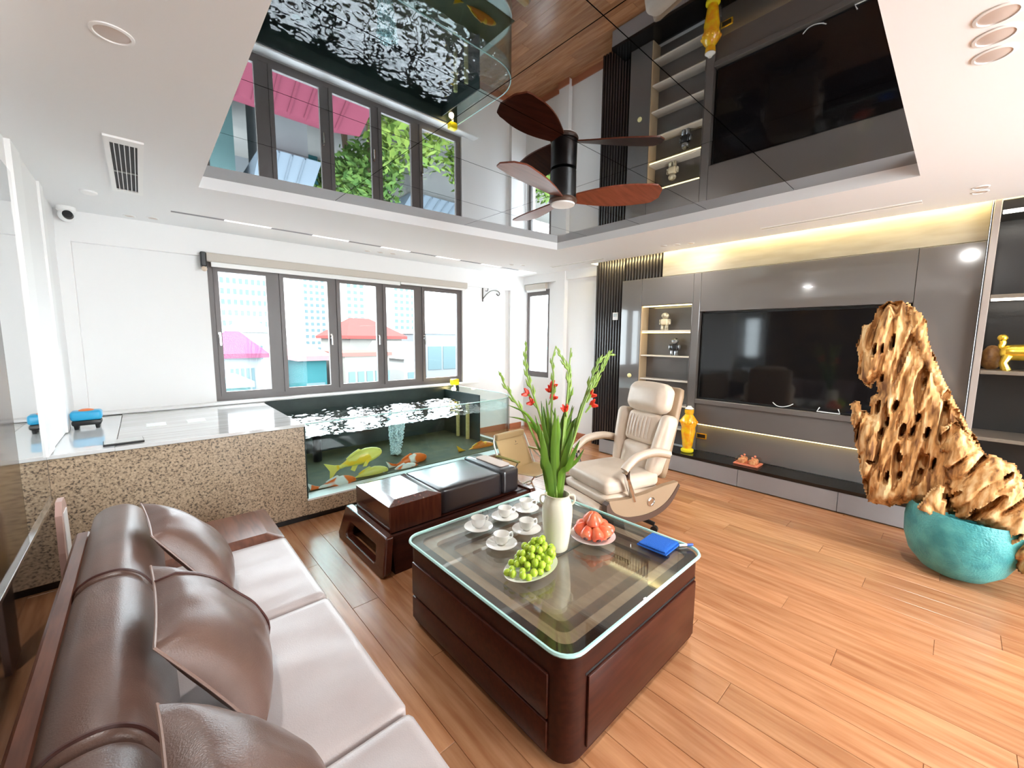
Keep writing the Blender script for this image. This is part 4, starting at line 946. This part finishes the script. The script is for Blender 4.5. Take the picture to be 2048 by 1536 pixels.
def slabwood(name, poly_px, X0, th, ang, seed, cell=.011, holes=(), groove=1.0):
    poly = [((p := atx(x, y, WX)).y, p.z) for x, y in poly_px]
    hl = [((q := atx(x, y, WX)).y, q.z, a*.0020, b*.0028) for x, y, a, b in holes]
    y0 = min(p[0] for p in poly)-cell; y1 = max(p[0] for p in poly)+cell; z0 = min(p[1] for p in poly)-cell; z1 = max(p[1] for p in poly)+cell
    ny, nz_ = int((y1-y0)/cell)+1, int((z1-z0)/cell)+1; ca, sa = math.cos(ang), math.sin(ang)
    def hole(y, z):
        for hy_, hz_, a, b in hl:
            dy, dz = y-hy_, z-hz_; u_ = dy*ca+dz*sa; w_ = -dy*sa+dz*ca
            if (u_/a)**2+(w_/b)**2 < 1: return True
        return False
    cells = set()
    for j in range(nz_):
        for i in range(ny):
            y = y0+(i+.5)*cell; z = z0+(j+.5)*cell
            jy = .012*noise.noise(Vector((y*14, z*9, seed))); jz = .02*noise.noise(Vector((y*30, z*8, seed+5)))
            if inside(y+jy, z+jz, poly): cells.add((i, j))
    vid = {}; V = []; Fc = []
    def vert(i, j, side):
        k = (i, j, side)
        if k in vid: return vid[k]
        y = y0+i*cell; z = z0+j*cell
        occ = [(i-1, j-1) in cells, (i, j-1) in cells, (i-1, j) in cells, (i, j) in cells]
        bd = not all(occ)
        d = edist(y, z, poly); 
        hd = min([max(0, math.hypot(((y-h[0])*ca+(z-h[1])*sa)/h[2], (-(y-h[0])*sa+(z-h[1])*ca)/h[3])-1)*min(h[2], h[3]) for h in hl] or [9])
        u_ = y*ca+z*sa; w_ = -y*sa+z*ca
        t_ = th*(min(1, d/.09)**.55)*.9+.012
        g1 = noise.noise(Vector((u_*26, w_*4.2, seed+side*9))); g2 = noise.noise(Vector((u_*60, w_*9, seed+3+side*9))); g3 = noise.noise(Vector((u_*9, w_*2, seed+1+side*4)))
        rid = 1-abs(g1)*2; rid2 = max(0, g1-.12)
        t_ += groove*(.030*g3-.055*rid2**.7*(d > .008)+.012*g2-.012*max(0, rid-.6))
        if side == 0 and not bd:
            pit = min([((y-h[0])*ca+(z-h[1])*sa)**2/h[2]**2+(-(y-h[0])*sa+(z-h[1])*ca)**2/h[3]**2 for h in hl] or [9])
            if pit < 1.5: t_ -= th*1.5*min(1, (1.5-pit)*1.3)
            pn_ = noise.noise(Vector((u_*21+3, w_*3.4, seed+20)))
            if pn_ > .18: t_ -= min(1, (pn_-.18)*4)*th*1.0
        if side == 1 or bd: t_ = max(t_, .004)
        t_ = max(t_, -th*.6)
        x = X0-WX+(-t_ if side == 0 else t_*.8)
        if bd:
            y += cell*.4*noise.noise(Vector((i*1.7, j*1.3, seed))); z += cell*.4*noise.noise(Vector((i*1.1, j*2.1, seed+2)))
            x *= .8
        V.append((x, y, z-ow.z)); vid[k] = len(V)-1; return vid[k]
    for (i, j) in cells:
        for s in (0, 1):
            q = (vert(i, j, s), vert(i+1, j, s), vert(i+1, j+1, s), vert(i, j+1, s)); Fc.append(q if s else q[::-1])
        for di, dj, e0, e1 in ((-1, 0, (i, j), (i, j+1)), (1, 0, (i+1, j), (i+1, j+1)), (0, -1, (i, j), (i+1, j)), (0, 1, (i, j+1), (i+1, j+1))):
            if (i+di, j+dj) not in cells: Fc.append((vert(*e0, 0), vert(*e1, 0), vert(*e1, 1), vert(*e0, 1)))
    return MB().add(V, Fc).build(name, M_drift, t, 55)
main = crp([(150, 205), (190, 125), (235, 98), (300, 105), (370, 150), (415, 190), (425, 300), (470, 420), (530, 540), (590, 660), (650, 755), (690, 830), (740, 1000), (760, 1180), (660, 1150), (560, 1130), (400, 1075), (318, 1075), (210, 1080), (130, 1065), (100, 930), (70, 760), (50, 590), (95, 580), (100, 620), (150, 640), (145, 570), (185, 540), (170, 480), (150, 515), (90, 480), (80, 310), (110, 220)])
hs_ = [(1680+a*.4168, 560+b*.4168, wa, hb) for a, b, wa, hb in [(258, 300, 5, 18), (172, 335, 5, 16), (205, 330, 4, 12), (185, 610, 6, 18), (230, 680, 5, 14), (300, 720, 7, 20), (205, 470, 4, 10), (270, 600, 6, 14), (345, 730, 4, 16), (285, 850, 7, 14), (195, 735, 4, 14), (230, 940, 5, 16), (405, 500, 5, 14), (290, 935, 5, 12), (420, 730, 5, 16), (150, 865, 9, 5), (375, 660, 5, 12), (450, 880, 4, 18), (380, 940, 5, 16)]]
slabwood('trunk', main, WX+.02, .12, .12, 3.1, .0085, hs_, 1.25)
slabwood('root_flare', crp([(480, 690), (560, 680), (640, 760), (690, 820), (760, 840), (840, 880), (885, 1000), (960, 1080), (1000, 1250), (980, 1420), (900, 1400), (850, 1375), (790, 1260), (740, 1190), (660, 1150), (560, 1120), (520, 1000), (490, 850)]), WX-.09, .10, .55, 8.4, .011, [(1680+a*.4168, 560+b*.4168, wa, hb) for a, b, wa, hb in [(800, 920, 5, 10), (560, 1010, 4, 14), (840, 1190, 4, 9), (640, 1080, 4, 12)]], 1.3)
slabwood('loose_chip', crp([(380, 1065), (440, 990), (480, 960), (505, 965), (490, 1020), (515, 1030), (500, 1115), (440, 1095)]), WX-.17, .035, -.6, 5.5, .008, (), .5)
slabwood('front_ridge', crp([(330, 105), (390, 160), (415, 200), (425, 300), (470, 420), (530, 540), (590, 660), (640, 745), (600, 720), (520, 600), (470, 520), (420, 430), (380, 350), (350, 250)]), WX-.06, .05, .42, 12.2, .0105, (), .6)

# ================================================================== OUTSIDE
ground = struct('ground', MB().box(-120, 260, 7, 400, -9.6, -9.5), mat('pavement', (.15, .15, .145), .9, noise_s=.3, col2=(.2, .195, .185), spec=0))
def house(label, cat, px0, px1, ytop, Y, depth, wallc, roofc, roof='gable', eave=None, wins=(), rh=1.6):
    a = aty(px0, ytop, Y); b = aty(px1, ytop, Y); x0, x1 = a.x, b.x; zt = (a.z+b.z)/2; w_ = x1-x0
    f = thing('house' if cat == 'house' else 'tower', label, cat, ((x0+x1)/2, Y+depth/2, -9.5)); h = zt+9.5; hw = w_/2; hd = depth/2
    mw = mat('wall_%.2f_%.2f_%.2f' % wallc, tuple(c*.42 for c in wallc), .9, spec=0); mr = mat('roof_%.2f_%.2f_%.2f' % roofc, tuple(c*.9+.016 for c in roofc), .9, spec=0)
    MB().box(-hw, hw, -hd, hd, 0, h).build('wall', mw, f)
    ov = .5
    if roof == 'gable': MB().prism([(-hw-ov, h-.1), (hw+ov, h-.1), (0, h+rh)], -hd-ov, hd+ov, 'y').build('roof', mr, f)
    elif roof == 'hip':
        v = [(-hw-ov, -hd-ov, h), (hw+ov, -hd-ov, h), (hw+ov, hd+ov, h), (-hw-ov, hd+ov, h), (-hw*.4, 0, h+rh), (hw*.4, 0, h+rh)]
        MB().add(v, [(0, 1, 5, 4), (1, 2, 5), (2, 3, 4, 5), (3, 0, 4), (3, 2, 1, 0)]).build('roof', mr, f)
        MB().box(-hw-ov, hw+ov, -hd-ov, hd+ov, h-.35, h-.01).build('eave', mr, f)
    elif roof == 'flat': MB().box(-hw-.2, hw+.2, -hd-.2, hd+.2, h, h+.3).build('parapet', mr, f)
    for (u0, u1, v0, v1) in wins:
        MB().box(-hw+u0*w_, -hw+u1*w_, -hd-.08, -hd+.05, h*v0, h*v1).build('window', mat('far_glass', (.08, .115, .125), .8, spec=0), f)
    return f
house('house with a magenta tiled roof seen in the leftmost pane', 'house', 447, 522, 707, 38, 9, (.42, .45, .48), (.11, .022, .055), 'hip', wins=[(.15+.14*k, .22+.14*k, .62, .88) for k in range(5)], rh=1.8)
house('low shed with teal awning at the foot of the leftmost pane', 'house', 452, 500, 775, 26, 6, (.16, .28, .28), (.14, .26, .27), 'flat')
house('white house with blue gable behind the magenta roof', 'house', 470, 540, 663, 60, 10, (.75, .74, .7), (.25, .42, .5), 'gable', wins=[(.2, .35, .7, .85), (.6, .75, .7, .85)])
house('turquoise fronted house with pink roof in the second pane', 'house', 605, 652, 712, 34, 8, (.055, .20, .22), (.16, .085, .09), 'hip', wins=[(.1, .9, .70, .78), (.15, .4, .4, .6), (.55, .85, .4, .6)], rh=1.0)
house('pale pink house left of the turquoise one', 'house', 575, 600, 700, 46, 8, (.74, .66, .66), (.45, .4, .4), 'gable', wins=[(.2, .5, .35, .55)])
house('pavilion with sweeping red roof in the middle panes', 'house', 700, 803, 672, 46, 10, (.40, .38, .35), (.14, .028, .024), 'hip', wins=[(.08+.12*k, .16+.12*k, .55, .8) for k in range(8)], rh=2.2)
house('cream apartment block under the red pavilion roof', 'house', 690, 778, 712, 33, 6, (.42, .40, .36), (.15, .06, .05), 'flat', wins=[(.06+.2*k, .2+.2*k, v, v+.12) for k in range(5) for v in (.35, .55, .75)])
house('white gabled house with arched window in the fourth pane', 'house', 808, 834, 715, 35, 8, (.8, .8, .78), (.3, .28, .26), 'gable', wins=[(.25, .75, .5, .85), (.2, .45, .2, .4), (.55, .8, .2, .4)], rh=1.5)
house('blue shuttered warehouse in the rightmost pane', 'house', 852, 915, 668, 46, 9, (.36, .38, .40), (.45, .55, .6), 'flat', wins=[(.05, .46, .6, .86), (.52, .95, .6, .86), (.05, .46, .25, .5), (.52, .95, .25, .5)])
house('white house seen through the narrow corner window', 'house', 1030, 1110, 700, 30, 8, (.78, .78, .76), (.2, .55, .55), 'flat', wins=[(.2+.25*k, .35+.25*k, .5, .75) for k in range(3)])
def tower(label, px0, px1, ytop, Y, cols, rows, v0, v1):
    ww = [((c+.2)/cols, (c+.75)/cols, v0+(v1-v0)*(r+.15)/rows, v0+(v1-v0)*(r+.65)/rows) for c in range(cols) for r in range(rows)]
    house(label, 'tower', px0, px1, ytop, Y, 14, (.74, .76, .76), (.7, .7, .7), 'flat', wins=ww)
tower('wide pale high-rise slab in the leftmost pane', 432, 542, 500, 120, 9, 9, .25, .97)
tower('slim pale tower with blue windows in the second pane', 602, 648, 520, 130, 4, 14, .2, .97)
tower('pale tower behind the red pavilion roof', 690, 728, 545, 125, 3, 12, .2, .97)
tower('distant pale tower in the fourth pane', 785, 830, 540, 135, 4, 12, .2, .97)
# houses and trees lower down, seen mirrored in the ceiling
def lowhouse(label, x0, x1, y0, y1, h, wallc, roofc, rh=1.6):
    f = thing('house', label, 'house', ((x0+x1)/2, (y0+y1)/2, -9.5)); hw = (x1-x0)/2; hd = (y1-y0)/2
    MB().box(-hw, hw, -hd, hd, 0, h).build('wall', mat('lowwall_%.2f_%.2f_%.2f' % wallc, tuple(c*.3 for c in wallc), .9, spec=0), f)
    v = [(-hw-.5, -hd-.5, h), (hw+.5, -hd-.5, h), (hw+.5, hd+.5, h), (-hw-.5, hd+.5, h), (-hw-.5, 0, h+rh), (hw+.5, 0, h+rh)]
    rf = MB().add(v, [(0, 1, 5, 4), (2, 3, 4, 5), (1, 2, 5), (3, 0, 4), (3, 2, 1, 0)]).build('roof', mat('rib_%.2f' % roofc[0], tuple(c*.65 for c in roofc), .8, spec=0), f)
    for k in range(int((x1-x0)/.6)):
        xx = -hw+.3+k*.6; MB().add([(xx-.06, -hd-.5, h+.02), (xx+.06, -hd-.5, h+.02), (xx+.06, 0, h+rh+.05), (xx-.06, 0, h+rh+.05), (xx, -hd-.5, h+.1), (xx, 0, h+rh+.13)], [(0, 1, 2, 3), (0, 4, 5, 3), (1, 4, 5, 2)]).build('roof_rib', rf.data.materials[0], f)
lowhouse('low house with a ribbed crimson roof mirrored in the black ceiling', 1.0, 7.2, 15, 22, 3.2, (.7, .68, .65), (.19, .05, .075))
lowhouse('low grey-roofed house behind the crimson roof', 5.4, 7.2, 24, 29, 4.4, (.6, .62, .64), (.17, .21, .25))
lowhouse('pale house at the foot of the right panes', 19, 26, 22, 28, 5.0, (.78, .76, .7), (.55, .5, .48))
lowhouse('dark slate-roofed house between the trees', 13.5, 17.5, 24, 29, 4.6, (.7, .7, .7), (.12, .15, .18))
def tree(label, x, y, h, r, col, col2):
    f = thing('tree', label, 'tree', (x, y, -9.5))
    MB().tube([(0, 0, 0), (.1, 0, h*.3), (0, .1, h*.6)], [.22, .16, .08], 8).build('trunk', mat('bark', (.12, .08, .05), .9), f, True)
    m = MB()
    for k in range(900):
        d = Vector((random.gauss(0, 1), random.gauss(0, 1), random.gauss(0, 1))).normalized(); rr = r*random.uniform(.6, 1.0)*(1+.25*noise.noise(d*2.5+Vector((x, y, 0))))
        p = Vector((d.x*rr, d.y*rr, h*.62+d.z*rr*.95)); a = Vector((random.gauss(0, 1), random.gauss(0, 1), random.gauss(0, .6))).normalized(); b = a.cross(d+Vector((.1, .2, .3))).normalized(); s = random.uniform(.16, .34)
        m.add([p-a*s, p-b*s*.45, p+a*s, p+b*s*.45], [(0, 1, 2, 3)])
    m.build('crown', mat('leaves_%.2f' % col[1], tuple(c*.7 for c in col), .7, noise_s=2, col2=tuple(c*.7 for c in col2), spec=.1), f)
tree('round yellow-green tree mirrored in the ceiling beside the crimson roof', 10.2, 18.5, 6.0, 2.2, (.09, .17, .03), (.19, .26, .05))
tree('tall mid-green tree between the low houses', 10.35, 23.7, 7.0, 2.1, (.05, .12, .03), (.11, .19, .04))
tree('light green tree in front of the pale house', 15.4, 20, 5.5, 2.0, (.09, .18, .03), (.18, .25, .05))
tree('bushy green tree behind the tall mid-green one', 10.9, 28.7, 6.0, 2.1, (.07, .15, .03), (.15, .23, .04))
tree('small green tree below the rightmost panes', 20.0, 18.8, 5.0, 1.8, (.08, .16, .03), (.16, .24, .05))
